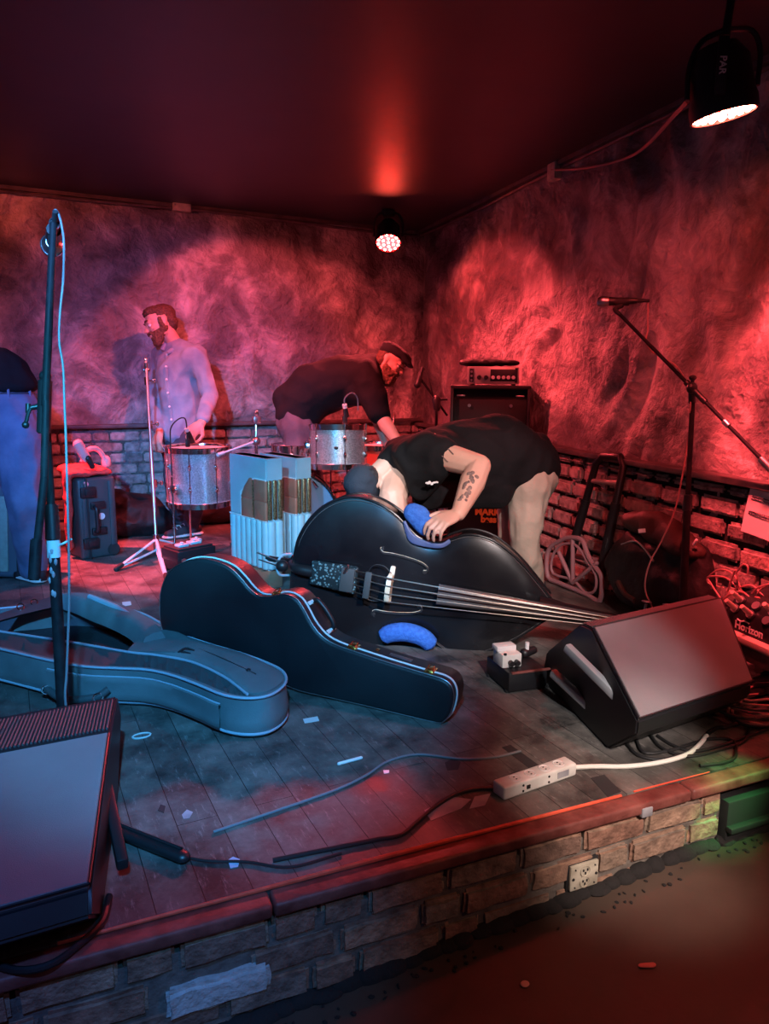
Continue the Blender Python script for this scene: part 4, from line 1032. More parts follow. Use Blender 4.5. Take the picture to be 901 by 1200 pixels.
# floor tom in front of the man in the blue shirt
fc = Pz(236, 645); dft = -((RM.transposed() @ (fc - EYE)).z)
ztop = Pd(236, 523, dft).z; zbot = Pd(236, 586, dft).z; frad = 36.5 / FPX * dft * .98
ft = drum('floor_tom', 'silver sparkle floor tom on three chrome legs at left, in front of the standing man', Matrix.Translation((fc.x, fc.y, zbot)), frad, ztop - zbot, 'sparkle', 8)
legs(ft, None, frad, 3, -zbot, .2, -2.55, .12)
# small clip-on drum microphone with a looped cable
def clip_mic(label, base, h, tip, col_):
    r = thing('drum_microphone', label, 'microphone', base)
    mb = MB(); mb.box(base + V((0, 0, .01)), (.03, .025, .05), None, .005); mb.cyl(base, base + V((0, 0, h)), .006); mb.build('clamp', 'black', r, world=True)
    d = (tip - base - V((0, 0, h))).normalized()
    mb = MB(); mb.cyl(base + V((0, 0, h)), tip, .014, .019, 16, .003); mb.build('mic_body', 'black', r, world=True)
    mb = MB(); mb.cyl(base + V((0, 0, h)) - d * .012, base + V((0, 0, h)) + d * .012, .0155, seg=16); mb.build('collar', 'white_paint', r, world=True)
    mb = MB(); p = base + V((0, 0, h)); mb.tube([p, p + V((-.0, 0, .045)) - d * .03, p + V((-.05, 0, .07)) , p + V((-.1, .0, .02)), p + V((-.11, 0, -.06)), p + V((-.11, .0, -.3))] if col_ == 0 else [p, p + V((.0, 0, .05)), p + V((.05, 0, .085)), p + V((.09, .0, .05)), p + V((.095, 0, -.03))], .0045, 8, smooth=6); mb.build('cable', 'cable_black' if col_ == 0 else 'cable_grey', r, world=True)
bs = Pd(208, 515, dft - .02)
clip_mic('small clip-on microphone on the rim of the floor tom at left', V((fc.x - .1, fc.y - frad + .06, ztop + .04)), .1, V((fc.x - .06, fc.y - frad + .1, ztop + .05)), 0)

# rack tom
dr = 4.9
rc = Pd(396, 546, dr); tax = (UPV * 1 + BCK * .1 + RGT * .0).normalized()
rt = drum('rack_tom', 'silver sparkle rack tom in front of the drummer in the cap', Matrix.Translation(rc) @ frame(tax, -FWD).to_4x4(), .178, .255, 'sparkle', 6)
mb = MB(); mb.ell((.0, .0, 0), .001); mb.hull([((.178, .0, .12), (.004, .014, .011)), ((.182, 0, .12), (.003, .01, .008))]); mb.build('badge', 'black', rt)
mb = MB(); q = frame(tax, -FWD).transposed() @ V((0, 0, -1)); zz_ = rc.z
Rq = frame(tax, -FWD).transposed(); mt = Rq @ (Pd(372, 572, 4.9) - rc)
mb.cyl((0, -.18, .12), V((0, -.215, .12)), .02); mb.tube([V((0, -.21, .16)), V((0, -.21, -.03)), V((-.02, -.2, -.06)), mt], .011, 10, smooth=4); st = mb.build('mount_arm', 'chrome', rt)
mb = MB(); mb.box((0, -.2, .12), (.06, .04, .07), None, .008); mb.build('mount_bracket', 'chrome', st)
mb = MB(); p = Pd(404, 490, dr - .03)
clip_mic('clip-on microphone standing over the rack tom with a looped cable', Pd(404, 494, dr - .05), .1, Pd(406, 492, dr - .02) + V((0, 0, .02)), 1)
# snare on a stand, behind and left
sc = Pd(346, 546, 5.15)
sn = drum('snare_drum', 'chrome snare drum left of the rack tom', Matrix.Translation(sc), .15, .135, 'chrome', 8)
mb = MB(); mb.cyl((0, 0, -.03), (0, 0, -sc.z + .2), .012)
for k in range(3):
    a = k * 2 * PI / 3 + .4; mb.tube([(0, 0, -.12), (math.cos(a) * .13, math.sin(a) * .13, -.025), (math.cos(a) * .165, math.sin(a) * .165, .01)], .007, 8); mb.tube([(0, 0, -sc.z + .3), (math.cos(a) * .15, math.sin(a) * .15, -sc.z + .012)], .008, 8)
mb.build('stand', 'chrome', sn)
# floor tom behind, red light put into its shell colour
rc2 = Pd(442, 545, 5.6)
rd = drum('floor_tom', 'red floor tom behind the rack tom, under the drummer\'s arm', Matrix.Translation((rc2.x, rc2.y, .3)), .2, .4, 'red_lit_shell', 6, 'drumhead', hoop='chrome')
legs(rd, None, .2, 3, -.3, .25, .4, .12)
# bass drum on its side, head to the audience
bdc = Pd(344, 621, 4.95); ax = (BCK * .95 + RGT * .1); ax.z = 0; ax.normalize(); bdc.z = .3
bdr = drum('bass_drum', 'bass drum with a blue head behind the padded cabinets', Matrix.Translation(bdc - ax * .22) @ frame(ax).to_4x4(), .28, .22, 'sparkle', 8, 'blue_head', hoop='black')
for s_ in (-1, 1):
    fr = frame(ax).transposed(); mb = MB(); rr = V((ax.y, -ax.x, 0)) * s_
    mb.tube([bdc - ax * .1 + rr * .28, bdc - ax * .05 + rr * .34 + V((0, 0, -.15)), bdc + rr * .38 + V((0, 0, -.292))], .009, 8); mb.build('spur', 'chrome', bdr, world=True)
# hi-hat and ride cymbals
def cymbal_stand(label, base, top, cyms, cat='cymbal stand', tri=.28):
    r = thing('cymbal_stand', label, cat, base)
    mb = MB(); mid = base.lerp(top, .55); mb.cyl(base + V((0, 0, .1)), mid, .0125); mb.build('lower_tube', 'chrome', r, world=True)
    mb = MB(); mb.cyl(mid, top, .008); mb.build('upper_tube', 'chrome', r, world=True)
    mb = MB(); mb.cyl(mid - V((0, 0, .025)), mid + V((0, 0, .025)), .018, seg=14, bev=.003); mb.cyl(mid, mid + V((.05, 0, 0)), .005); mb.ell(mid + V((.055, 0, 0)), (.006, .014, .01)); mb.build('clamp', 'chrome', r, world=True)
    for k in range(3):
        a = k * 2 * PI / 3 + .5; e = V((math.cos(a), math.sin(a), 0)) * tri
        mb = MB(); mb.tube([base + V((0, 0, .3)) , base + e * .95 + V((0, 0, .02))], .007, 8); mb.tube([base + V((0, 0, .12)), base + e * .5 + V((0, 0, .155))], .005, 8); l = mb.build('leg', 'chrome', r, world=True)
        mb = MB(); mb.ell(base + e + V((0, 0, .014)), (.022, .022, .014)); mb.build('rubber_foot', 'rubber', l, world=True)
    for (f, rad, tilt) in cyms:
        c = base.lerp(top, f); mb = MB(); mb.lathe([(0, .03), (.02, .03), (.04, .016), (.06, .01), (rad * .6, .004), (rad, -.006), (rad, -.0075), (rad * .6, .002), (.05, .006), (0, .006)], Matrix.Translation(c) @ Matrix.Rotation(tilt, 4, 'X'), 48); mb.build('cymbal', 'bronze', r, world=True)
    return r
b = Pz(388, 625); cymbal_stand('chrome hi-hat stand with a pair of cymbals below the rack tom', b, b + V((0, 0, .62)), [(.93, .17, .06), (.97, .17, -.05)], 'hi-hat stand', .24)
b = Pz(462, 612); cymbal_stand('bare chrome cymbal stand behind the drummer\'s hanging arm', b, Pd(461, 488, 5.75), [], 'cymbal stand', .22)
# boom cymbal stand behind the padded cabinets: rod with a square counterweight, arm to the left
b = Pz(303, 645); tp = Pd(300, 517, 5.1)
r = thing('cymbal_stand', 'chrome boom cymbal stand with a square weight, behind the padded cabinets', 'cymbal stand', b)
mb = MB(); mb.cyl(b + V((0, 0, .05)), tp, .011); mb.build('tube', 'chrome', r, world=True)
mb = MB(); mb.ell(tp, .03); mb.build('joint', 'steel', r, world=True)
mb = MB(); mb.cyl(tp, Pd(258, 532, 4.9), .0085, .007); mb.cyl(Pd(262, 530.5, 4.92), Pd(255, 533, 4.88), .012); mb.build('boom', 'white_paint', r, world=True)
mb = MB(); e = Pd(300, 488, 5.1); mb.cyl(tp, e, .006); mb.build('rod', 'chrome', r, world=True)
mb = MB(); mb.box(Pd(300.5, 492, 5.1), (.05, .05, .045), None, .006); mb.build('weight', 'steel', r, world=True)
mb = MB(); mb.ell(Pd(300.5, 484.5, 5.1), (.014, .014, .02)); mb.build('wing_nut', 'chrome', r, world=True)
for k in range(3):
    a = k * 2 * PI / 3; ev = V((math.cos(a), math.sin(a), 0)) * .25
    mb = MB(); mb.tube([b + V((0, 0, .28)), b + ev + V((0, 0, .015))], .008, 8); l = mb.build('leg', 'chrome', r, world=True)
    mb = MB(); mb.ell(b + ev + V((0, 0, .014)), (.02, .02, .014)); mb.build('rubber_foot', 'rubber', l, world=True)
# slim stand with flat pale tripod feet
b = Pz(184, 652); tp = Pd(171, 422, 5.2)
r = thing('cymbal_stand', 'slim chrome stand with pale flat tripod feet, left of the floor tom', 'cymbal stand', b)
mb = MB(); mb.cyl(b + V((0, 0, .03)), b.lerp(tp, .55), .0125); mb.build('lower_tube', 'steel', r, world=True)
mb = MB(); mb.cyl(b.lerp(tp, .55), tp, .0085); mb.build('upper_tube', 'steel', r, world=True)
for f in (.16, .42, .68, .8): pass
for px, py in ((181, 566), (176, 497), (172, 446)):
    q = Pd(px, py, 5.2); mb = MB(); mb.cyl(q - V((0, 0, .03)), q + V((0, 0, .025)), .019, seg=14, bev=.003); mb.cyl(q, q + RGT * .045, .006); mb.ell(q + RGT * .05, (.012, .01, .016)); mb.build('clamp', 'chrome', r, world=True)
mb = MB(); q = Pd(171.5, 434, 5.2); mb.cyl(q, q + V((0, 0, .05)), .014); mb.box(q, (.05, .02, .02), None, .005); mb.ell(tp, (.011, .011, .02)); mb.build('top_mount', 'chrome', r, world=True)
hub = b + V((0, 0, .12))
for px, py in ((136, 667), (216, 640), (196, 681)):
    e = Pz(px, py, .012); mb = MB()
    for s_ in (0, 1):
        p0 = hub - V((0, 0, .075 * s_)); mb.hull([(p0, (.01, .01, .008)), (e.lerp(p0, .12), (.012, .012, .006))])
    l = mb.build('leg', 'white_paint', r, world=True)
    mb = MB(); mb.hull([(e.lerp(hub, .13), .016), (e, .016)]); mb.build('rubber_foot', 'rubber', l, world=True)
mb = MB(); mb.cyl(hub - V((0, 0, .1)), hub + V((0, 0, .03)), .02); mb.build('hub', 'chrome', r, world=True)

# ================================================================== amplifiers in the far corner
a0 = Pd(569, 626, 5.2); a0.z = 0
ay = (EYE - a0); ay.z = 0; ay.normalize(); ax_ = V((-ay.y, ay.x, 0))
AR = Matrix((ax_, -ay, V((0, 0, 1)))).transposed()      # local -y faces the audience
AMB = Matrix.Translation(a0) @ AR.to_4x4() @ Matrix.Scale(.905, 4)
def local(t, loc): r_ = t; r_.matrix_basis = AMB @ Matrix.Translation(V(loc)); return r_
topz = Pd(569, 451, 5.2 - .18).z / .905
h1 = topz * .5; Wc, Dc = .575, .4
def cab(label, z, h, logo):
    r = local(thing('bass_cabinet', label, 'speaker cabinet'), (0, 0, z))
    mb = MB()
    for s_ in (-1, 1): mb.box((s_ * (Wc / 2 - .012), 0, h / 2), (.024, Dc, h), None, .006)
    mb.box((0, 0, h - .014), (Wc, Dc, .026), None, .006); mb.box((0, 0, .014), (Wc, Dc, .026), None, .006); mb.box((0, .06, h / 2), (Wc - .03, Dc - .14, h - .03)); mb.build('cabinet', 'tolex', r)
    mb = MB(); mb.box((0, -Dc / 2 + .03, h / 2 - .035), (Wc - .05, .012, h - .13), None, .004); mb.build('grille', 'grille_black', r)
    if not logo:
        for s_ in (-1, 1):
            mb = MB(); mb.box((s_ * (Wc / 2 - .075), -Dc / 2 + .03, h - .075), (.06, .03, .012), None, .003); mb.build('corner_clip', 'steel', r)
            mb = MB(); mb.cyl((s_ * .15, -Dc / 2 + .026, h - .145), (s_ * .15, -Dc / 2 + .014, h - .145), .012); mb.build('bolt', 'steel', r)
        mb = MB(); mb.lathe([(.0, .0), (.15, .006), (.16, .0), (.175, .0)], Matrix.Translation((0, -Dc / 2 + .022, h * .35)) @ Matrix.Rotation(PI / 2, 4, 'X'), 40); mb.build('speaker_cone', 'black', r)
    else:
        for k, tx in enumerate(('MARK', 'bass')):
            q = AMB.inverted() @ Pd(571, 603.5, 5.03)
            mb = MB(); text_mb(mb, tx, .068, Matrix.Translation((q.x + .01 * k, -Dc / 2 + .02, q.z + .025 - .055 * k)) @ Matrix.Rotation(PI / 2, 4, 'X'), .002, .0035); mb.build('lettering', 'orange_print', r)
    for s_ in (-1, 1):
        mb = MB(); mb.box((s_ * (Wc / 2 + .002), 0, h * .7), (.01, .14, .06), None, .004); mb.build('side_handle', 'black', r)
    return r
cab('lower black bass cabinet with orange lettering, behind the bending bassist', 0, h1 - .002, True)
cab('upper black bass cabinet under the amplifier head in the far corner', h1, h1 - .002, False)
hz = topz
hw_ = .37
r = local(thing('amplifier_head', 'silver-fronted amplifier head on top of the bass cabinets', 'amplifier'), (.015, -.05, hz))
hh = .125
mb = MB(); mb.box((0, .02, hh / 2 + .008), (hw_, .26, hh), None, .008); mb.build('chassis', 'black', r)
mb = MB(); mb.box((0, -.112, hh / 2 + .008), (hw_, .012, hh), None, .004); fp = mb.build('front_panel', 'silver_panel', r)
mb = MB(); mb.box((.075, -.12, hh / 2 + .008), (.19, .004, hh - .04), None, .002); mb.build('black_panel', 'black', fp); mb = MB(); mb.box((-.155, -.12, hh / 2 + .008), (.03, .004, hh - .03), None, .002); mb.build('jack_panel', 'black', fp); mb = MB(); mb.box((.165, -.12, hh / 2 + .008), (.02, .005, hh - .02)); mb.build('black_panel', 'black', fp)
for k, x in enumerate((-.1, -.05, .0, .04, .075, .11, .145)):
    mb = MB(); mb.cyl((x, -.12, .055), (x, -.142, .055), .017 if k < 2 else .014, .014 if k < 2 else .012, 18, .002); mb.build('knob', 'black' if k < 2 else 'white_paint', fp)
for z in (.035, .065, .095):
    mb = MB(); mb.cyl((-.155, -.122, z), (-.155, -.128, z), .008, seg=14); mb.build('jack', 'steel', fp)
for sx in (-.15, .15):
    for sy in (-.06, .1):
        mb = MB(); mb.cyl((sx, sy, 0), (sx, sy, .01), .014); mb.build('rubber_foot', 'rubber', r)
t = MB(); t.hull([((-.17, 0, .0), (.06, .07, .025)), ((.0, 0, .0), (.06, .08, .028)), ((.17, .0, .0), (.05, .07, .018))]); me = remeshed(t, .01, 3, .006, 14)
pou = link_mesh('gear_pouch', me, 'bag'); tag(pou, 'dark soft pouch lying on the amplifier head', 'pouch'); pou.matrix_basis = AMB @ Matrix.Translation((-.01, -.03, hz + hh + .036))
# small mic stand next to the amplifiers
b = Pz(512, 622); tp = Pd(511, 468, 5.9)
r = thing('microphone_stand', 'short boom microphone stand beside the bass cabinets at the back', 'microphone stand', b)
mb = MB(); mb.cyl(b, tp, .011); mb.build('tube', 'stand', r, world=True)
mb = MB(); mb.lathe([(0, 0), (.12, 0), (.125, .015), (.03, .03), (0, .03)], Matrix.Translation(b), 32); mb.build('base', 'stand', r, world=True)
mb = MB(); mb.cyl(Pd(490, 440, 5.85), Pd(524, 487, 5.95), .009); mb.build('boom', 'stand', r, world=True)
mb = MB(); mb.hull([(tp, .035), (Pd(512, 478, 5.9), .03)]); mb.cyl(tp, tp + RGT * .09, .01); mb.build('swivel', 'black', r, world=True)
mb = MB(); mb.hull([(Pd(489, 451, 5.85), .028), (Pd(493, 437, 5.86), .02)]); mb.cyl(Pd(492, 442, 5.85), Pd(495, 431, 5.85), .014, .017); mb.build('mic', 'black', r, world=True)
mb = MB(); mb.tube([Pd(495, 431, 5.85), Pd(500, 437, 5.85), Pd(504, 450, 5.86), Pd(507, 463, 5.9)], .005, 6, smooth=5); mb.build('cable', 'cable_black', r, world=True)

# ================================================================== things on the left
# big equipment case, standing on end
q0, q1 = Pz(96, 657), Pz(140, 650)
fx = (q1 - q0); wcs = fx.length; fx.normalize(); fy = V((-fx.y, fx.x, 0))
r = thing('equipment_case', 'dark moulded equipment case standing on end near the back wall', 'equipment case'); r.matrix_basis = Matrix.Translation((q0 + q1) / 2) @ Matrix((fx, fy, V((0, 0, 1)))).transposed().to_4x4()
hc = Pd(112, 557, 5.0).z - .0; dc = .3
mb = MB(); mb.box((0, dc / 2, hc / 2), (wcs, dc, hc), None, .022, 3)
for x in (-wcs * .34, wcs * .36): mb.box((x, dc / 2, hc / 2), (.03, dc + .012, hc - .05), None, .006)
mb.build('shell', 'case_green', r, 30)
mb = MB(); mb.box((-wcs * .27, dc / 2, hc / 2), (.012, dc + .02, hc + .008), None, .004); mb.build('lid_seam', 'black_matte', r)
for z in (hc * .2, hc * .83):
    mb = MB(); mb.box((-wcs * .24, -.008, z), (.1, .03, .07), None, .006); mb.box((-wcs * .22, -.025, z), (.06, .012, .05), None, .004); mb.build('latch', 'black', r)
mb = MB(); x = -wcs * .12; mb.tube([(x, -.005, hc * .35), (x, -.05, hc * .36), (x, -.055, hc * .5), (x, -.05, hc * .64), (x, -.005, hc * .65)], .013, 10, smooth=5); mb.build('handle', 'black', r)
for z in (hc * .34, hc * .66):
    mb = MB(); mb.box((x + .03, -.004, z), (.1, .03, .05), None, .008); mb.build('handle_mount', 'black', r)
mb = MB(); mb.cyl((wcs * .08, 0, hc * .52), (wcs * .08, -.006, hc * .52), .022, seg=20); mb.build('sticker', 'white_paint', r)
mb = MB(); mb.cyl((-wcs * .28, 0, hc * .93), (-wcs * .28, -.006, hc * .93), .018, seg=20); mb.build('badge', 'pink_rubber', r)
mb = MB(); mb.cyl((wcs * .36, -.01, .045), (wcs * .36, .05, .045), .042, seg=20, bev=.006); mb.build('wheel', 'rubber', r)
# red cloth over the top and back
t = MB()
t.hull([((-wcs * .42, dc * .15, hc + .03), (.05, .05, .025)), ((wcs * .3, dc * .2, hc + .025), (.05, .05, .02)), ((wcs * .25, dc * .8, hc + .04), (.05, .06, .03)), ((-wcs * .4, dc * .8, hc + .04), (.06, .06, .035))])
t.hull([((-wcs * .5 - .03, dc * .3, hc + .02), (.02, .06, .035)), ((-wcs * .5 - .025, dc * .4, .1), (.018, .05, .05))])
me = remeshed(t, .012, 4, .012, 8); rc_ = link_mesh('cloth', me, 'red_cloth'); rc_.matrix_basis = r.matrix_basis.copy(); tag(rc_, 'red cloth draped over the top and side of the equipment case', 'cloth')
# headphones-like loop on it
hp = thing('headphones', 'pink headphones lying on the red cloth', 'headphones', r.matrix_basis @ V((0, .1, hc + .06)))
Mx = r.matrix_basis
mb = MB(); mb.tube([Mx @ V(p) for p in ((-.06, .06, hc + .1), (-.02, .08, hc + .17), (.05, .1, hc + .18), (.1, .11, hc + .13), (.12, .11, hc + .07))], .017, 10, smooth=6); mb.build('headband', 'pink_rubber', hp, world=True)
mb = MB(); mb.hull([(Mx @ V((-.09, .03, hc + .22)), .034), (Mx @ V((-.05, .02, hc + .13)), .032)]); mb.build('ear_cup', 'pink_rubber', hp, world=True)
mb = MB(); mb.hull([(Mx @ V((-.045, .0, hc + .13)), .022), (Mx @ V((-.02, .0, hc + .075)), .018)]); mb.build('pad', 'black', hp, world=True)
mb = MB(); mb.hull([(Mx @ V((.115, .1, hc + .1)), .03), (Mx @ V((.115, .1, hc + .075)), .032)]); mb.build('ear_cup', 'pink_rubber', hp, world=True)
# dark bags heaped along the back wall
def heap(label, items, m, vox=.018, fold=.02, fs=6):
    t = MB(); t.hull(items[:len(items) // 2 + 1]); t.hull(items[len(items) // 2:])
    o = link_mesh('soft_bag', remeshed(t, vox, 5, fold, fs, len(label)), m); tag(o, label, 'bag'); return recentre(o)
g0 = Pz(165, 622)
g0 = Pz(158, 628)
heap('dark soft bag slumped against the back brick wall beside the equipment case', [(g0 + V((-.12, .12, .2)), (.16, .14, .16)), (g0 + V((.1, .1, .15)), (.16, .14, .15)), (g0 + V((.15, 0, .1)), (.14, .12, .1)), (g0 + V((-.1, 0, .1)), (.16, .12, .1))], 'bag')
g1 = Pz(222, 622)
heap('second dark bag at the back wall, behind the floor tom', [(g1 + V((.12, .22, .12)), (.18, .12, .12)), (g1 + V((.4, .22, .14)), (.16, .12, .14)), (g1 + V((.55, .2, .1)), (.12, .1, .1))], 'bag_brown')
# amplifier at the left edge, green light painted into its cloth
ac = Pz(24, 684); ac.z = 0
r = thing('guitar_amplifier', 'pale cloth-fronted amplifier at the left edge behind the person in jeans', 'amplifier'); r.matrix_basis = Matrix.Translation(ac + V((-.0, .08, 0))) @ Matrix.Rotation(-.55, 4, 'Z') @ Matrix.Rotation(-.12, 4, 'X')
wa, ha, da = .5, .55, .25
mb = MB(); mb.box((-wa / 2, da / 2, ha / 2 + .012), (wa, da, ha), None, .025, 3); mb.build('cabinet', 'amp_grey', r)
mb = MB(); mb.box((-wa / 2 - .02, -.002, ha / 2 + .0), (wa - .1, .015, ha - .1), None, .006); mb.build('front_cloth', 'amp_green_lit', r)
for z in (.03, ha - .01):
    mb = MB(); mb.box((-.02, .02, z), (.055, .055, .055), None, .02, 3); mb.build('corner_cap', 'black', r)
mb = MB(); mb.tube([(-.012, -.0, .06), (-.012, -.0, ha - .05)], .008, 8); mb.build('edge_piping', 'black', r)
# effects case beside the floor tom
ec = Pz(232, 668)
r = thing('pedal_case', 'small black case with pale gear on top, behind the guitar case', 'case', ec, .35)
mb = MB(); mb.box((0, .1, .07), (.28, .2, .14), None, .012); mb.build('body', 'tolex', r)
mb = MB(); mb.box((0, .1, .145), (.25, .17, .012), None, .003); mb.build('tray', 'black_matte', r)
for (x, y, sx) in ((-.06, .08, .07), (.04, .1, .08), (.09, .15, .05)):
    mb = MB(); mb.box((x, y, .158), (sx, .06, .018), None, .004); mb.cyl((x, y, .165), (x, y, .178), .01); mb.build('pedal', 'tape_teal', r)
mb = MB(); mb.cyl((-.1, -.0, .075), (-.1, -.006, .075), .018, seg=18); mb.build('badge', 'steel', r)

# ================================================================== right-hand corner
# hand truck leaning on the right wall
WP = V((XC, YB, 0))
def wpt(px, py, off): return Pl(px, py, WP + RW_N * off, RW_N)
h0, h1_ = wpt(666, 660, .16), wpt(705, 668, .16)
t0, t1 = wpt(700, 538, .09), wpt(732, 540, .09)
r = thing('hand_truck', 'black folding hand truck with a mauve spoked frame, leaning on the right brick wall', 'hand truck', Pz(690, 700))
mb = MB(); mb.tube([h0, h0.lerp(t0, .5), t0 + (h0 - t0).normalized() * .03, t0.lerp(t1, .18) + (t0 - h0).normalized() * .02, t0.lerp(t1, .82) + (t1 - h1_).normalized() * .02, t1 + (h1_ - t1).normalized() * .03, h1_.lerp(t1, .5), h1_], .021, 10); mb.build('handle_frame', 'black', r, world=True)
for f, w_ in ((.8, .012), ):
    mb = MB(); mb.hull([(h0.lerp(t0, f), .014), (h1_.lerp(t1, f), .014)]); mb.build('crossbar', 'pink_bar', r, world=True)
mb = MB(); mb.hull([(h0.lerp(t0, .08), .016), (h1_.lerp(t1, .08), .016)]); mb.build('crossbar', 'mauve', r, world=True)
mb = MB()
for (a_, b_) in ((h0, t0), (h1_, t1)): mb.cyl(a_.lerp(b_, -.12), a_.lerp(b_, .62), .028, .026, 12)
mb.build('outer_rails', 'black', r, world=True) if False else mb.bm.free()
for (a_, b_) in ((h0, t0), (h1_, t1)):
    mb = MB(); mb.cyl(a_.lerp(b_, -.22), a_.lerp(b_, .62), .029, .027, 12); mb.build('outer_rail', 'black', r, world=True)
# spoked frame: rounded outline in its own upright plane
pA, pB = Pz(641, 682), Pz(703, 706); fu = (pB - pA).normalized(); fn = V((fu.y, -fu.x, 0))
fp_ = [(642, 676), (641, 652), (646, 640), (656, 634), (662, 631), (670, 630), (682, 633), (687, 646), (692, 657), (700, 668), (705, 678), (703, 704), (690, 698), (672, 690), (655, 683)]
fpts = [Pl(x, y, pA, fn) for x, y in fp_]
mb = MB(); mb.tube(smooth_pts(fpts, 3, True), .014, 8, True); rg = mb.build('spoked_frame', 'mauve', r, world=True)
inn = [Pl(x, y, pA, fn) for x, y in ((648, 672), (647, 654), (655, 640), (668, 637), (678, 642), (688, 658), (698, 674), (697, 692), (685, 694), (672, 680))]
mb = MB(); mb.tube(smooth_pts(inn, 3, True), .008, 8, True); mb.build('inner_rim', 'mauve', rg, world=True)
hubp = Pl(671, 683, pA, fn)
for e in ((671, 634), (655, 648), (699, 660)):
    mb = MB(); mb.hull([(hubp, .013), (Pl(*e, pA, fn), .013)]); mb.build('spoke', 'mauve', rg, world=True)
# big dark bags
def wz(px, py, off): return wpt(px, py, off)
t = MB()
t.hull([(wz(730, 694, .22), .06), (wz(722, 662, .19), .055), (wz(734, 644, .17), .06), (wz(748, 640, .16), .06), (wz(758, 700, .22), .07)], 3)
t.hull([(wz(738, 636, .17), .055), (wz(752, 642, .16), .07), (wz(800, 656, .135), .07), (wz(816, 650, .12), .055), (wz(822, 696, .135), .065), (wz(770, 700, .17), .08)], 3)
bag = link_mesh('backpack', remeshed(t, .014, 4, .02, 5, 9), 'bag'); tag(bag, 'big black backpack on the floor at the foot of the right brick wall', 'backpack')
mb = MB(); mb.tube([wz(724, 682, .275), wz(732, 696, .285), wz(744, 704, .285)], .014, 8, smooth=5); mb.build('strap', 'bag_brown', bag, world=True)
mb = MB(); mb.tube([wz(728, 638, .225), wz(744, 634, .225), wz(756, 644, .23), wz(766, 658, .235)], .005, 6, smooth=5); mb.build('zip', 'steel', bag, world=True)
mb = MB(); mb.hull([(wz(816, 633, .185), .007), (wz(813, 638, .185), .007)]); mb.build('clip', 'tag', bag, world=True)
g2 = wpt(770, 622, .155)
t = MB(); t.hull([(g2 - RW_DIR * .16 + V((0, 0, .02)), (.07, .1, .05)), (g2 + RW_DIR * .2 + V((0, 0, -.05)), (.07, .12, .05)), (g2 + V((0, 0, .05)), (.07, .11, .05))]); t2 = remeshed(t, .015, 4, .012, 6); o = link_mesh('folded_jacket', t2, 'bag_brown'); tag(recentre(o), 'brownish folded jacket lying over the top of the big black bag', 'jacket')
mb = MB(); mb.box(wpt(752, 622, .245), (.035, .006, .02), frame((0, .2, 1), RGT), .001); tg = mb.build('luggage_tag', 'tag', None); tag(recentre(tg), 'small white tag on the black bag in the right corner', 'tag')
# low bench, board and snake box by the right wall
mA = Pl(905, 742, V((XC, YB, 0)) + RW_N * .32, RW_N)
s0 = Pz(868, 772, .15); 
sb_dir = RW_DIR; ctr = V((xr(1.6), 1.6, 0)) + RW_N * .245
r = thing('stage_box', 'snake box with rows of plugged connectors at the right edge', 'stage box'); r.matrix_basis = Matrix.Translation(ctr + V((0, 0, .24))) @ Matrix((sb_dir, -RW_N, V((0, 0, 1)))).transposed().to_4x4()
# local: x away from camera along the wall, -y into the room, z up
mb = MB(); mb.loft([[V((x, -.13, 0)), V((x, .12, 0)), V((x, .12, .15)), V((x, -.07, .13)), V((x, -.13, .055))] for x in (-.28, .28)]); mb.build('box', 'black', r)
face_a, face_b = V((0, -.13, .055)), V((0, -.07, .13))
for i in range(7):
    for j in range(2):
        p = V((-.24 + .08 * i, 0, 0)) + face_a.lerp(face_b, .3 + .42 * j) + V((0, -.003, .002)); n_ = V((0, -.075, .06)).normalized()
        mb = MB(); mb.cyl(p, p + n_ * .012, .017, seg=16); s_ = mb.build('socket', 'steel', r)
        if (i + j) % 3 != 2:
            mb = MB(); mb.cyl(p + n_ * .012, p + n_ * .065, .012, .009, 12); mb.build('plug', 'pinkish', s_)
mb = MB(); text_mb(mb, 'Horizon', .042, Matrix.Translation((-.15, -.1315, .026)) @ Matrix.Rotation(PI / 2, 4, 'X'), .001, .001) ; mb.build('lettering', 'tag', r)
mb = MB(); mb.tube([(-.21, -.1318, .05), (-.19, -.1318, .046), (-.175, -.1318, .052), (-.15, -.1318, .05)], .003, 6, smooth=4); mb.build('logo_swoosh', 'tag', r)
t_ = thing('low_bench', 'low bench with a pale top under the snake box', 'bench'); t_.matrix_basis = Matrix.Translation(ctr) @ Matrix((sb_dir, -RW_N, V((0, 0, 1)))).transposed().to_4x4()
mb = MB(); mb.box((0, .0, .225), (.72, .34, .03), None, .004); mb.build('top', 'pinkish', t_)
mb = MB(); mb.box((0, -.01, .18), (.7, .3, .06), None, .006); mb.build('apron', 'rough_red', t_)
for sx in (-.3, .3):
    for sy in (-.12, .12):
        mb = MB(); mb.box((sx, sy, .075), (.05, .05, .15), None, .004); mb.build('leg', 'rough_red', t_)
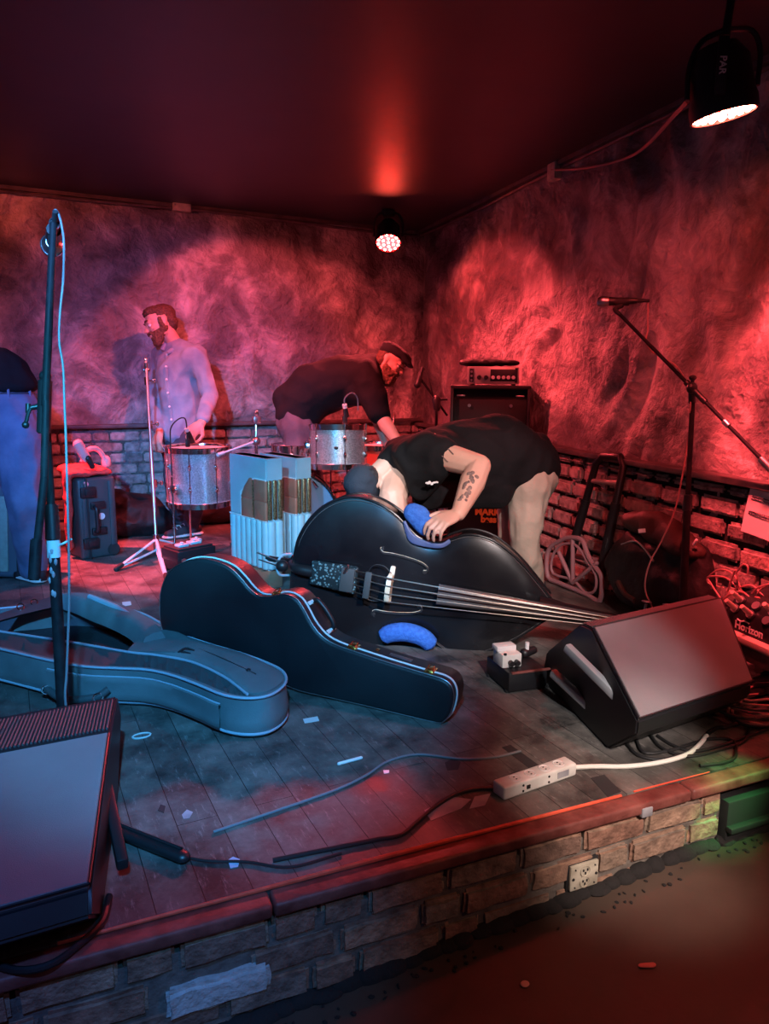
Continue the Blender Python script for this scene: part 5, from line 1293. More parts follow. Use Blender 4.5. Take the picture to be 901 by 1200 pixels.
# loops of thin cable rising from the box
loops = [[(834, 690), (829, 678), (842, 668), (858, 672), (868, 690), (874, 708)], [(846, 704), (833, 684), (830, 676), (850, 677), (864, 690), (872, 704)], [(852, 694), (862, 668), (863, 690), (850, 700), (862, 690)],
         [(846, 703), (858, 695), (870, 694), (878, 700)], [(848, 702), (864, 690), (880, 686), (890, 694), (895, 700)], [(878, 700), (886, 690), (896, 686), (912, 682)], [(868, 720), (872, 708), (882, 701), (890, 702), (888, 716)], [(862, 672), (870, 662), (876, 664), (876, 674)], [(885, 702), (892, 690), (906, 684)]]
for k, l in enumerate(loops):
    mb = MB(); dd = 3.52 + .02 * (k % 3) - .05
    pts = [Pl(x, y, ctr + RW_N * (.02 + .015 * (k % 4)), RW_N) for x, y in l]
    mb.tube(pts, .0042, 6, smooth=7); c = recentre(mb.build('patch_cable', 'cable_red')); tag(c, None, 'cable', 'thin looped cables over the snake box'); c['label'] = 'thin pinkish cable looping up from the snake box at right'
# set list on the wall
ns = RW_N; off = V((XC, YB, 0)) + RW_N * .075
pq = [Pl(x, y, off, RW_N) for x, y in ((879, 572), (868, 622), (917, 640), (925, 583))]
r = thing('set_list', 'sheet of paper with handwriting taped to the right brick wall', 'paper', pq[1])
rows = []
for i in range(9):
    f = i / 8; a_ = pq[0].lerp(pq[1], f); b_ = pq[3].lerp(pq[2], f)
    rows.append([a_.lerp(b_, j / 8) + RW_N * (.0015 * math.sin(j * .8 + i * .3)) for j in range(9)])
t = bmesh.new(); mb = MB(); mb.grid(rows); mb.grid([[p - RW_N * .0015 for p in rr][::-1] for rr in rows]); sh = mb.build('sheet', 'paper', r, world=True)
def onp(u_, v_): return pq[0].lerp(pq[3], u_).lerp(pq[1].lerp(pq[2], u_), v_) + RW_N * .003
mb = MB()
for ln, v0 in enumerate((.16, .22, .5, .55)):
    pts = []; random.seed(20 + ln)
    for k in range(44):
        u_ = .1 + .75 * k / 43; pts.append(onp(u_ + .012 * math.sin(k * 2.1), v0 + .014 * math.sin(k * 2.7 + ln) * (1 if random.random() > .3 else .2)))
    mb.tube(pts, .0016, 4)
mb.build('handwriting', 'ink', sh, world=True)
# black box with a white switch box on it
bx0 = Pz(596, 812); bx1 = Pz(640, 806)
bxd = (bx1 - bx0).normalized()
r = thing('power_box', 'low black box on the stage just left of the right wedge monitor', 'box'); r.matrix_basis = Matrix.Translation(bx0) @ Matrix((bxd, V((-bxd.y, bxd.x, 0)), V((0, 0, 1)))).transposed().to_4x4(); PBM = r.matrix_basis.copy()
mb = MB(); mb.box((.078, .09, .045), (.17, .2, .08), None, .008); mb.build('body', 'black', r)
mb = MB(); mb.box((.09, -.008, .083), (.17, .012, .008), None, .002); mb.build('edge_strip', 'lip', r)
for sx in (.0, .17):
    for sy in (.01, .17):
        mb = MB(); mb.cyl((sx, sy, 0), (sx, sy, .01), .012); mb.build('foot', 'rubber', r)
r = thing('switch_box', 'small white switch box with a black plug, sitting on the low black box', 'switch box'); r.matrix_basis = PBM @ Matrix.Translation((.0, .03, .086))
mb = MB(); mb.box((.03, .05, .028), (.085, .085, .055), None, .005); mb.build('body', 'white_plastic', r)
mb = MB(); mb.box((.025, .07, .066), (.085, .05, .022), None, .004); mb.build('cover', 'white_paint', r)
for dx in (-.013, .013):
    mb = MB(); mb.cyl((.035 + dx, .008, .022), (.035 + dx, -.01, .022), .011); mb.build('plug', 'black', r)
mb = MB(); mb.cyl((.0, .01, .055), (.0, .01, .062), .006); mb.build('button', 'black', r)
r = thing('cable_connector', 'small dark plug cluster with one white plug behind the low black box', 'plug'); r.matrix_basis = PBM @ Matrix.Translation((.13, .12, .086))
mb = MB(); mb.hull([((.0, 0, .02), .02), ((.05, .02, .02), .018)]); mb.build('body', 'black', r)
mb = MB(); mb.cyl((.01, 0, .03), (.01, 0, .065), .009); mb.build('white_plug', 'white_paint', r)
# ================================================================== on the deck: power strip, cables, scraps
s0, s1 = Pz(589, 938), Pz(674, 908)
sd = (s1 - s0).normalized(); L_ = (s1 - s0).length
r = thing('power_strip', 'white power strip lying near the stage edge', 'power strip'); r.matrix_basis = Matrix.Translation(s0) @ Matrix((sd, V((-sd.y, sd.x, 0)), V((0, 0, 1)))).transposed().to_4x4()
mb = MB(); mb.box((L_ / 2, .022, .021), (L_, .055, .042), None, .007, 3); mb.build('body', 'white_plastic', r)
for k in range(4):
    x = L_ * (.22 + .2 * k); mb = MB(); mb.lathe([(0, .0405), (.015, .0405), (.0165, .0425), (.018, .0425), (.0185, .0405)], Matrix.Translation((x, .022, 0.001)), 20); so = mb.build('socket', 'white_paint', r)
    for dy in (-.006, .006):
        mb = MB(); mb.box((x, .022 + dy, .0422), (.005, .003, .002)); mb.build('slot', 'black_matte', so)
mb = MB(); mb.box((L_ * .32, -.006, .02), (.014, .004, .012), None, .001); mb.build('switch', 'black', r)
mb = MB(); mb.box((L_ * .8, -.0062, .022), (.045, .002, .02)); mb.build('label_plate', 'tape_grey', r)
for x in (L_ * .25, L_ * .6):
    for dz in (.012, .03):
        mb = MB(); mb.cyl((x, -.005, dz), (x, -.0075, dz), .0035, seg=8); mb.build('pin', 'black_matte', r)
def cable(px, label, m, rad=.005, z=None, cat='cable', group=None, name='floor_cable', extra=None):
    pts = [Pz(x, y, rad + .001) for x, y in px]
    if z:
        for p, h in zip(pts, z): p.z = max(h, rad)
    mb = MB(); mb.tube(pts, rad, 8, smooth=7); o = recentre(mb.build(name, m)); tag(o, label, cat, group); return o
cable([(674, 899), (700, 898), (735, 898), (775, 893), (805, 884), (820, 872), (828, 862)], 'thick white cable running right from the power strip', 'cable_white', .0075)
cable([(829, 860), (838, 854), (844, 852), (850, 852), (870, 846)], 'dark end of the mains lead joining the white cable', 'cable_black', .007)
cable([(585, 924), (560, 924), (535, 930), (510, 945), (490, 962), (470, 978), (440, 984), (380, 996), (320, 1008)], 'black cable curving along the stage edge from the power strip', 'cable_black', .006)
cable([(610, 880), (580, 887), (540, 889), (490, 884), (455, 892), (430, 908), (395, 925), (330, 948), (250, 975)], 'thin grey cable crossing the middle of the deck', 'cable_grey', .004)
cable([(215, 1004), (245, 1009), (290, 1010), (340, 1016), (400, 1000)], 'thin black cable running right from the end of the black bar', 'cable_black', .004)
cable([(-20, 1125), (20, 1137), (60, 1130), (95, 1105), (120, 1080), (128, 1050)], 'dark cable hanging below the left wedge monitor', 'cable_black', .008) .location.z += .0
for k, l in enumerate([[(770, 862), (790, 874), (815, 880), (850, 872), (878, 862), (910, 850)], [(745, 866), (756, 882), (790, 878), (830, 866), (858, 868), (862, 885), (850, 893), (820, 897)], [(760, 858), (775, 876), (805, 886), (845, 878), (872, 868), (880, 850)], [(735, 872), (748, 885), (775, 890), (800, 884)]]):
    cable(l, 'black cable snaking on the deck in front of the right wedge monitor', 'cable_black', .0055, group='black cables in front of the right monitor')
random.seed(11)
cc = Pz(893, 835)
for k in range(11):
    a = random.uniform(-.5, .5); pts = []
    R_ = random.uniform(.13, .24); 
    for j in range(12):
        th = j * 2 * PI / 12
        pts.append(cc + V((R_ * math.cos(th) * 1.1 + random.uniform(-.02, .02) + .05, R_ * .55 * math.sin(th) + random.uniform(-.015, .015) + k * .004 - .02, .008 + .006 * k + random.uniform(0, .01))))
    mb = MB(); mb.tube(pts, .0052, 6, True, smooth=3); o = recentre(mb.build('coiled_cable', 'cable_red' if k % 3 else 'cable_black')); tag(o, 'one loop in the coiled heap of cable at the right edge of the stage', 'cable', 'coiled cable heap at the right edge')
cable([(835, 842), (850, 832), (880, 826), (910, 818)], 'black lead arching over the coiled cable heap', 'cable_black', .007, [.03, .09, .12, .13])
# rolled pale cable bundle by the heap
mb = MB(); q = Pz(912, 826); mb.tube([q + V((.03 * math.sin(k * .9), .05 * math.cos(k * .9), .03 + .018 * k)) for k in range(12)], .011, 8, smooth=4); tag(recentre(mb.build('cable_bundle', 'cable_red')), 'pale bundled cable standing at the right edge of the stage', 'cable')
# black bar on the deck by the left monitor
mb = MB(); a_, b_ = Pz(136, 973, .015), Pz(214, 1004, .015); mb.hull([(a_, (.02, .02, .014)), (b_, (.02, .02, .014))]); mb.tube([a_ + V((0, .012, .014)), b_ + V((0, .012, .014))], .006, 6); tag(recentre(mb.build('stand_leg', 'black')), 'flat black bar lying on the deck beside the left wedge monitor', 'bar')
def patch(name, px, label, cat, m, z=.0012, group=None):
    pts = [Pz(x, y, 0) for x, y in px]; mb = MB(); mb.loft([[p + V((0, 0, .0003)) for p in pts], [p + V((0, 0, z)) for p in pts]]); o = recentre(mb.build(name, m)); return tag(o, label, cat, group)
patch('gaffer_tape', [(588, 876), (598, 873), (633, 898), (622, 902)], 'strip of dark gaffer tape on the deck behind the power strip', 'tape', 'tape')
patch('gaffer_tape', [(597, 907), (607, 903), (622, 913), (612, 918)], 'short dark tape patch just behind the power strip', 'tape', 'tape')
patch('gaffer_tape', [(692, 912), (708, 908), (728, 928), (712, 934)], 'dark tape patch on the stage edge right of the power strip', 'tape', 'tape')
patch('worn_tape', [(497, 950), (530, 934), (552, 937), (540, 948), (505, 962)], 'worn whitish patch on the deck left of the power strip', 'floor patch', 'tape_grey')
patch('worn_tape', [(556, 934), (575, 930), (568, 944), (550, 948)], 'smaller worn pale patch nearest the left end of the power strip', 'floor patch', 'tape_grey')
patch('worn_tape', [(213, 955), (219, 949), (226, 952), (222, 959), (215, 960)], 'small roundish pale spot on the deck right of the left monitor', 'floor patch', 'tape_grey')
patch('gaffer_tape', [(185, 950), (188, 943), (194, 945), (192, 953)], 'small dark scrap on the deck near the left monitor', 'tape', 'tape')
patch('tape_scrap', [(267, 1009), (273, 1005), (281, 1008), (279, 1016), (270, 1018)], 'small blue tape scrap on the dark front of the deck', 'tape', 'tape_blue', .003)
patch('tape_scrap', [(355, 843), (372, 840), (374, 845), (357, 848)], 'pale tape scrap on the deck below the guitar case', 'tape', 'tape_teal', .002)
patch('tape_scrap', [(143, 715 - 9), (153, 705), (154, 709), (144, 711)], 'pale scrap on the deck behind the gig bag', 'tape', 'tape_teal', .002)
mb = MB(); mb.hull([(Pz(397, 895, .006), .0055), (Pz(423, 888, .006), .0055)]); tag(recentre(mb.build('chalk_stick', 'white_paint')), 'white stick of chalk lying in the middle of the deck', 'chalk')
patch('tape_scrap', [(449, 903), (456, 903), (456, 906), (450, 907)], 'tiny white scrap right of the chalk stick', 'scrap', 'white_paint', .002)
patch('tape_scrap', [(521, 894), (530, 889), (540, 893), (537, 902), (524, 903)], 'grey scuffed dot on the deck behind the stage edge', 'floor patch', 'tape', .0008)
c_ = Pz(166, 863); mb = MB(); mb.tube([c_ + V((.03 * math.cos(a), .018 * math.sin(a), .003)) for a in [k * PI / 8 for k in range(16)]], .003, 5, True); tag(recentre(mb.build('rubber_ring', 'tape_teal')), 'small pale ring on the deck below the gig bag', 'ring')
mb = MB(); c_ = along(3.2, .05, -.03); mb.box(c_, (.04, .03, .03), ER, .004); tag(recentre(mb.build('tape_scrap', 'tape_grey')), 'crumpled silver tape on the front stage lip above the outlet', 'tape')
mb = MB(); c_ = Pz(757, 1133, fz(1.35)); c_.z = fz(c_.x) + .004; mb.hull([(c_ + V((-.012, .006, 0)), (.008, .006, .003)), (c_ + V((.014, -.006, 0)), (.012, .008, .004))]); tag(recentre(mb.build('litter', 'litter_pink')), 'pinkish scrap of litter on the audience floor', 'litter')
mb = MB(); c_ = Pz(615, 1153, fz(1.1)); c_.z = fz(c_.x) + .003; mb.ell(c_, (.012, .01, .003)); tag(recentre(mb.build('litter', 'litter_tan')), 'round tan scrap on the dark audience floor', 'litter')
# ================================================================== people
def cv(r=0, u=0, f=0): return (RGT * r + UPV * u + FWD * f)
def head_frame(fwd, up):
    f = V(fwd).normalized(); u = V(up); u = (u - f * u.dot(f)).normalized(); r = f.cross(u).normalized()
    return Matrix((r, f, u)).transposed()
def head_prims(mb, c, R, s=1.0, chin=1.0):
    def P(x, y, z): return c + R @ V((x * s, y * s, z * s))
    def E(p, r): return (P(*p), tuple(q * s for q in r) if not isinstance(r, (int, float)) else r * s, R)
    mb.hull([E((0, -.012, .035), (.074, .092, .082)), E((0, .03, .05), (.062, .055, .055))], 3)
    mb.hull([E((0, -.01, .0), (.068, .08, .05)), E((0, .045, .01), (.058, .045, .04)), E((0, .05, -.05), (.04, .036, .034)), E((0, .064, -.088 * chin), (.02, .018, .017)), E((.045, .01, -.06), .018), E((-.045, .01, -.06), .018)], 2)
    mb.hull([E((0, .088, .022), .008), E((0, .112, -.016), .011), E((.011, .1, -.022), .008), E((-.011, .1, -.022), .008)])
    mb.hull([E((.034, .08, .03), .011), E((-.034, .08, .03), .011), E((0, .086, .032), .012)])
    for s_ in (-1, 1):
        mb.hull([E((s_ * .074, -.012, .022), (.008, .018, .018)), E((s_ * .078, -.02, .018), (.006, .016, .02)), E((s_ * .07, -.004, -.02), (.008, .01, .012))])
        mb.hull([E((s_ * .036, .07, -.012), (.02, .016, .016)), E((s_ * .03, .08, -.02), .012)])
    mb.hull([E((.018, .09, -.048), .007), E((-.018, .09, -.048), .007), E((0, .096, -.047), .008)])
    mb.hull([E((.016, .088, -.058), .007), E((-.016, .088, -.058), .007), E((0, .093, -.059), .009)])
    return P, E
def eyes(root, P, R, s):
    for s_ in (-1, 1):
        mb = MB(); mb.ell(P(s_ * .032, .077, .008), .0125 * s); e = mb.build('eye', 'eye', root, world=True)
        mb = MB(); mb.ell(P(s_ * .032, .0868, .004), (.0055 * s, .004 * s, .0055 * s), R); mb.build('iris', 'dark_hair', e, world=True)
        mb = MB(); mb.tube([P(s_ * .014, .098, .036), P(s_ * .03, .095, .043), P(s_ * .05, .084, .038)], [.004 * s, .0055 * s, .003 * s], 6, smooth=3); mb.build('eyebrow', 'hair', root, world=True)
def hand_prims(mb, w, d, pn, side, s=1.0, curl=(.5, .6, .4), spread=.0, thumb=.7, curls=None):
    """w wrist, d towards the knuckles, pn palm normal, side = +1/-1 thumb side along cross(d,pn)"""
    d = V(d).normalized(); pn = V(pn); pn = (pn - d * pn.dot(d)).normalized(); t = d.cross(pn) * side
    mb.hull([(w - d * .01 * s, (.024 * s, .02 * s, .022 * s)), (w + d * .03 * s + t * .026 * s, .0135 * s), (w + d * .03 * s - t * .024 * s, .0135 * s), (w + d * .085 * s + t * .03 * s, .0115 * s), (w + d * .078 * s - t * .032 * s, .0105 * s)])
    kn = []
    for k, (o, L, r) in enumerate(((.031, (.044, .027, .02), .0094), (.0105, (.048, .031, .022), .0097), (-.011, (.045, .028, .021), .0093), (-.031, (.036, .022, .018), .0082))):
        p = w + d * (.086 - (.008 if k == 3 else 0) - (.003 if k == 0 else 0)) * s + t * o * s; a = 0; dirv = d.copy()
        fan = t * (.09 * (1.5 - k)) * (1 + spread)
        cc = curls[k] if curls else curl
        for j, l in enumerate(L):
            a += cc[j]; dv = (d * math.cos(a) + pn * math.sin(a) + fan * math.cos(a)).normalized(); q = p + dv * l * s
            mb.hull([(p, r * (1 - .07 * j) * s), (q, r * (.93 - .08 * j) * s)]); p = q
    # thumb leaves the side of the palm near its base
    p = w + d * .022 * s + t * .026 * s
    q1 = p + (d * .62 + t * .75 + pn * .25).normalized() * .042 * s
    q2 = q1 + (d * .85 + t * (.5 - .5 * thumb) + pn * .4 * thumb).normalized() * .034 * s
    q3 = q2 + (d * .9 + t * (.2 - .6 * thumb) + pn * .5 * thumb).normalized() * .028 * s
    mb.hull([(p, .0145 * s), (q1, .0115 * s)]); mb.hull([(q1, .0115 * s), (q2, .0102 * s)]); mb.hull([(q2, .0102 * s), (q3, .0085 * s)])
def limb(mb, pts, rs):
    for (a, ra), (b, rb) in zip(zip(pts, rs), zip(pts[1:], rs[1:])): mb.hull([(a, ra), (b, rb)])
def foot_prims(mb, ankle, toe_dir, s=1.0, flat=None):
    t = V(toe_dir); t.z = 0; t.normalize(); g = V((ankle.x, ankle.y, 0))
    mb.hull([(ankle, .042 * s), (g - t * .045 * s + V((0, 0, .035)), .034 * s)]); mb.hull([(ankle, .04 * s), (g + t * .09 * s + V((0, 0, .04)), .036 * s), (g - t * .04 * s + V((0, 0, .035)), .033 * s)]); mb.hull([(g + t * .08 * s + V((0, 0, .035)), (.042 * s, .042 * s, .032)), (g + t * .17 * s + V((0, 0, .026)), (.038 * s, .038 * s, .022))])
def shoe(root, ankle, toe_dir, upper='shoe_dark', s=1.0, heel=False):
    t = V(toe_dir); t.z = 0; t.normalize(); g = V((ankle.x, ankle.y, 0)); lft = V((-t.y, t.x, 0)); R = Matrix((t, lft, V((0, 0, 1)))).transposed()
    mb = MB()
    mb.hull([(g - t * .05 * s + V((0, 0, .05)), (.042 * s, .04 * s, .04)), (g + t * .03 * s + V((0, 0, .085)), (.045 * s, .036 * s, .02)), (g + t * .09 * s + V((0, 0, .05)), (.045 * s, .044 * s, .04))]); mb.hull([(g + t * .08 * s + V((0, 0, .045)), (.045 * s, .045 * s, .04)), (g + t * .185 * s + V((0, 0, .035)), (.034 * s, .04 * s, .03))])
    sh = link_mesh('shoe', remeshed(mb, .008, 4), upper, root, world=True)
    mb = MB(); mb.hull([(g - t * .05 * s + V((0, 0, .016)), (.05 * s, .046 * s, .015), R), (g + t * .09 * s + V((0, 0, .016)), (.05 * s, .052 * s, .015), R), (g + t * .195 * s + V((0, 0, .017)), (.035 * s, .043 * s, .015), R)], 3); mb.build('sole', 'shoe_white', sh, world=True)
    if heel:
        mb = MB(); mb.box(g - t * .1 * s + V((0, 0, .03)), (.004, .04, .02), R, .001); mb.build('heel_label', 'black', sh, world=True)
    for k in range(3):
        mb = MB(); c = g + t * (.06 + .03 * k) * s + V((0, 0, .098 - .012 * k)); mb.tube([c - lft * .025 * s - V((0, 0, .006)), c + V((0, 0, .004)), c + lft * .025 * s - V((0, 0, .006))], .0035, 6, smooth=3); mb.build('lace', 'shoe_white', sh, world=True)
def cloth(name, mb, m, root, voxel=.011, fold=.008, fs=8, sv=1, sm=6, st=(1, 1, 1)):
    return link_mesh(name, remeshed(mb, voxel, sm, fold, fs, sv, st), m, root, 70, True)
def body(root, mb, vox=.006, sm=5): return link_mesh('body', remeshed(mb, vox, sm), 'skin', root, 80, True)
def ground(x, y): return Pz(x, y, 0)

# ---------------------------------------------------------------- the bassist, bent over the bass
K = 4.08
pel = Pd(618, 556, 4.2); hipN = Pd(619, 571, 4.1); hipF = Pd(606, 572, 4.32)
kneeN = Pd(616, 628, 4.1); ankN = Pd(623, 681, 4.22); ankN.z = .085
kneeF = Pd(603, 626, 4.36); ankF = Pd(611, 672, 4.5); ankF.z = .085
r = thing('person', 'person in black shirt and khaki trousers bent over the double bass, forearm tattooed', 'person', V((pel.x, pel.y, 0)))
shN = Pd(503, 530, 3.66); shF = Pd(473, 535, 4.02); elN = Pd(562, 546, 3.52); wrN = Pd(537, 602, 3.33)
elF = Pd(461, 582, 3.76); wrF = Pd(470, 640, 3.66)
chest = Pd(515, 533, 3.92); belly = Pd(570, 545, 4.08)
neck = Pd(462, 536, 3.86); hc = Pd(434, 562, 3.84)
mb = MB()
mb.hull([(pel, .13), (belly, .17)]); mb.hull([(belly, .17), (chest, .15)]); mb.hull([(chest, .14), (shN, .07), (shF, .07)]); mb.hull([(shN, .06), (shF, .06), (neck, .06)])
limb(mb, [neck, hc + cv(.02, .01)], [.058, .055])
limb(mb, [shN, shN.lerp(elN, .5), elN], [.074, .068, .056]); limb(mb, [elN, elN.lerp(wrN, .35), wrN], [.054, .062, .035])
limb(mb, [shF, shF.lerp(elF, .5), elF], [.09, .088, .075]); limb(mb, [elF, elF.lerp(wrF, .35), wrF], [.07, .064, .036])
hd = (cv(-.62, -.75, -.05)).normalized()
HRr = head_frame(cv(.5, -.45, .75), hd)
P, E = head_prims(mb, hc, HRr, 1.0)
# near hand gripping the rim: back of the hand up, fingers curling down over the pad
hdv = (Pd(508, 614, 3.245) - wrN).normalized()
pn = (cv(-.3, -.8, .1) + bn * -.2).normalized()
sd = 1 if hdv.cross(pn).dot(FWD) > 0 else -1
hand_prims(mb, wrN + hdv * .012, hdv, pn, sd, 1.14, curls=[(.5, .75, .5), (.55, .8, .5), (.6, .8, .5), (.62, .7, .45)], thumb=.5)
hand_prims(mb, wrF, (wrF - elF), cv(.1, -.2, -1), 1, 1.1, (.4, .4, .3))
for h, k, a, td in ((hipN, kneeN, ankN, cv(-1, 0, -.4)), (hipF, kneeF, ankF, cv(-1, 0, .2))):
    limb(mb, [h, k, k.lerp(a, .35), a], [.085, .06, .056, .038]); foot_prims(mb, a, td)
body(r, mb, .0055, 4)
eyes(r, P, HRr, 1.0)
# hair: short dark cap of hair
mb = MB(); mb.hull([E((0, -.02, .045), (.083, .1, .082)), E((0, .03, .07), (.068, .055, .06))], 3); mb.hull([E((0, -.05, .0), (.078, .06, .06)), E((0, -.03, .05), (.08, .08, .06))], 3)
cloth('hair', mb, 'dark_hair', r, .008, .004, 40, 3, 3)
mb = MB(); mb.hull([E((0, -.02, .055), (.092, .108, .085)), E((0, -.05, .01), (.084, .07, .06)), E((0, .045, .05), (.07, .05, .06))], 3); cloth('beanie', mb, 'beanie', r, .009, .004, 20, 3, 3)
# shirt: torso mass with hanging belly, wide sleeves
mb = MB()
back = Pd(578, 540, 4.1)
mb.hull([(pel + cv(.02, .04), (.165, .165, .165)), (back + cv(.02, .03, 0), .225)], 3); mb.hull([(back + cv(0, .02, 0), .225), (Pd(532, 535, 3.95), .185)], 3); mb.hull([(Pd(532, 535, 3.95), .175), (Pd(500, 538, 3.88), .15), (shN + cv(.02, 0, .04), .075), (shF + cv(.01, -.0, 0), .085)], 3)
mb.hull([(shN + cv(0, -.01, .03), .075), (shF, .075), (neck + cv(.05, -.01, 0), .08)], 3)
mb.hull([(Pd(545, 565, 3.98), .13), (Pd(576, 568, 4.06), .14), (Pd(515, 572, 3.92), .09), (Pd(590, 573, 4.1), .055)], 3)
mb.hull([(pel + cv(.06, .1), .1), (Pd(631, 523, 4.2), .075), (pel, .15)], 3)
mb.hull([(Pd(500, 560, 3.88), .1), (Pd(497, 584, 3.86), .06), (Pd(540, 583, 3.95), .06), (Pd(572, 570, 4.05), .07), (Pd(540, 560, 3.98), .12)], 3)
mb.hull([(neck + cv(.03, 0), .085), (neck + cv(-.03, -.02), .068), (shF, .1)], 3)
# near sleeve hangs wide at the shoulder, its mouth towards the elbow
mb.hull([(shN + cv(-.03, .0, 0), .105), (shN.lerp(elN, .22), .095)], 3); mb.hull([(shN.lerp(elN, .06) + cv(0, -.05, 0), .095), (shN + cv(-.07, -.05, 0.02), .085), (Pd(492, 575, 3.72), .05)], 3)
mb.hull([(shF + cv(.0, 0, 0), .115), (shF.lerp(elF, .3), .1)], 3); mb.hull([(shN + cv(-.08, 0, .04), .09), (shF, .11), (Pd(505, 578, 3.84), .06)], 3)
cloth('shirt', mb, 'black_shirt', r, .012, .012, 6, 4, 7)
mb = MB(); q = Pd(506, 566, 3.56)
for k in range(5): mb.ell(q + cv(.012 * (k - 2), .006 * math.sin(k * 2.2), 0), (.009, .006, .004), RM, 1)
mb.hull([(q + cv(-.02, -.004), .004), (q + cv(.024, .004), .004)]); mb.build('chest_logo', 'white_paint', r, world=True)
# trousers
mb = MB()
mb.hull([(pel + cv(.015, -.02), (.155, .155, .155)), (hipN, .125), (hipF, .125)], 3); mb.hull([(Pd(627, 545, 4.17), .1), (hipN, .12)], 3)
limb(mb, [hipN + cv(.0, 0), Pd(618, 598, 4.1), kneeN + cv(-.004, 0), Pd(619, 655, 4.14), ankN + V((0, 0, -.01))], [.118, .103, .088, .083, .066])
limb(mb, [hipF, kneeF, kneeF.lerp(ankF, .5), ankF], [.12, .1, .083, .068])
cloth('trousers', mb, 'khaki', r, .011, .012, 9, 5, 5, (1, 1, .6))
shoe(r, ankN, cv(-1, 0, -.4)); shoe(r, ankF, cv(-1, 0, .2))
# tattoo on the outer forearm: an irregular flowered patch just above the skin
fa = (wrN - elN).normalized(); side = -FWD; side = (side - fa * side.dot(fa)).normalized(); acr = fa.cross(side)
mb = MB(); random.seed(5)
for k in range(24):
    f = .34 + .5 * k / 23; ctr_ = elN.lerp(wrN, f); rr = (.054 + (.062 - .054) * f / .35) if f < .35 else .062 + (.035 - .062) * (f - .35) / .65
    an = random.uniform(-.35, .4) + .3
    n_ = (side * math.cos(an) + acr * math.sin(an)); mb.ell(ctr_ + n_ * (rr - .0035), (random.uniform(.008, .013), random.uniform(.007, .012), .0055), frame(n_, fa), 2)
mb.build('tattoo', 'tattoo', r, world=True)
fu_ = (elN - shN).normalized(); side = (-FWD - fu_ * (-FWD).dot(fu_)).normalized(); acr = fu_.cross(side)
for a_, b_, an in ((.38, .52, .1), (.44, .58, -.5)):
    mb = MB(); pts = [shN.lerp(elN, a_ + (b_ - a_) * k / 6) + (side * math.cos(an + .05 * k) + acr * math.sin(an + .05 * k)) * (.0688) for k in range(7)]; mb.tube(pts, .003, 6); mb.build('tattoo_line', 'tattoo', r, world=True)

# ---------------------------------------------------------------- the drummer in a flat cap
pel = Pd(347, 492, 5.36); hipN = Pd(348, 508, 5.28); hipF = Pd(350, 508, 5.46)
gN = ground(352, 650); dN = 5.3
kneeN = Pd(356, 566, 5.2); ankN = V((Pd(345, 620, 5.3).x, Pd(345, 620, 5.3).y, .085)); kneeF = Pd(366, 566, 5.5); ankF = V((Pd(352, 620, 5.55).x, Pd(352, 620, 5.55).y, .085))
r = thing('person', 'bearded person in a black shirt and flat cap leaning over the drums', 'person', V((pel.x, pel.y, 0)))
shN = Pd(427, 437, 5.2); shF = Pd(431, 430, 5.5); elN = Pd(446, 488, 5.14); wrN = Pd(468, 522, 5.05); elF = Pd(440, 480, 5.5); wrF = Pd(452, 520, 5.4)
chest = Pd(408, 447, 5.36); belly = Pd(368, 460, 5.36); neck = Pd(441, 427, 5.34); hc = Pd(457, 426, 5.28)
mb = MB()
mb.hull([(pel, .13), (belly, .15)]); mb.hull([(belly, .15), (chest, .14)]); mb.hull([(chest, .13), (shN, .065), (shF, .065)]); mb.hull([(shN, .055), (shF, .055), (neck, .058)])
limb(mb, [neck, hc + cv(-.02, 0)], [.06, .058]); 
for a, b, c in ((shN, elN, wrN), (shF, elF, wrF)): limb(mb, [a, b], [.065, .05]); limb(mb, [b, b.lerp(c, .35), c], [.05, .052, .032])
HRr = head_frame(cv(.8, -.55, -.3), cv(.42, .9, 0)); s_ = 1.04
P, E = head_prims(mb, hc, HRr, s_)
hand_prims(mb, wrN, (wrN - elN), cv(-.5, -.5, .2), 1, 1.05, (.6, .6, .4)); hand_prims(mb, wrF, (wrF - elF), cv(-.5, -.5, -.2), -1, 1.05, (.6, .6, .4))
for h, k, a in ((hipN, kneeN, ankN), (hipF, kneeF, ankF)): limb(mb, [h, k, k.lerp(a, .35), a], [.085, .06, .056, .038]); foot_prims(mb, a, cv(1, 0, 0))
body(r, mb, .007, 4); eyes(r, P, HRr, s_)
mb = MB(); mb.hull([E((0, .05, -.055), (.056, .048, .036)), E((0, .075, -.105), (.034, .03, .034)), E((.05, .01, -.04), .026), E((-.05, .01, -.04), .026), E((0, .06, -.12), (.03, .028, .03))], 3); mb.hull([E((.026, .09, -.036), .011), E((-.026, .09, -.036), .011), E((0, .098, -.036), .011)])
cloth('beard', mb, 'beard', r, .007, .006, 40, 2, 2)
mb = MB(); mb.hull([E((0, -.04, .03), (.08, .075, .065)), E((0, -.05, -.02), (.072, .055, .04))], 3); cloth('hair', mb, 'hair', r, .008, .004, 40, 3, 2)
mb = MB(); mb.hull([E((0, -.03, .085), (.092, .1, .05)), E((0, .065, .085), (.078, .05, .036)), E((0, -.06, .06), (.085, .06, .05))], 3); mb.hull([E((0, .08, .075), (.074, .05, .02)), E((0, .13, .058), (.055, .024, .01)), E((.05, .1, .058), .012), E((-.05, .1, .058), .012)], 3)
cp = cloth('flat_cap', mb, 'cap_wool', r, .007, .003, 14, 3, 4)
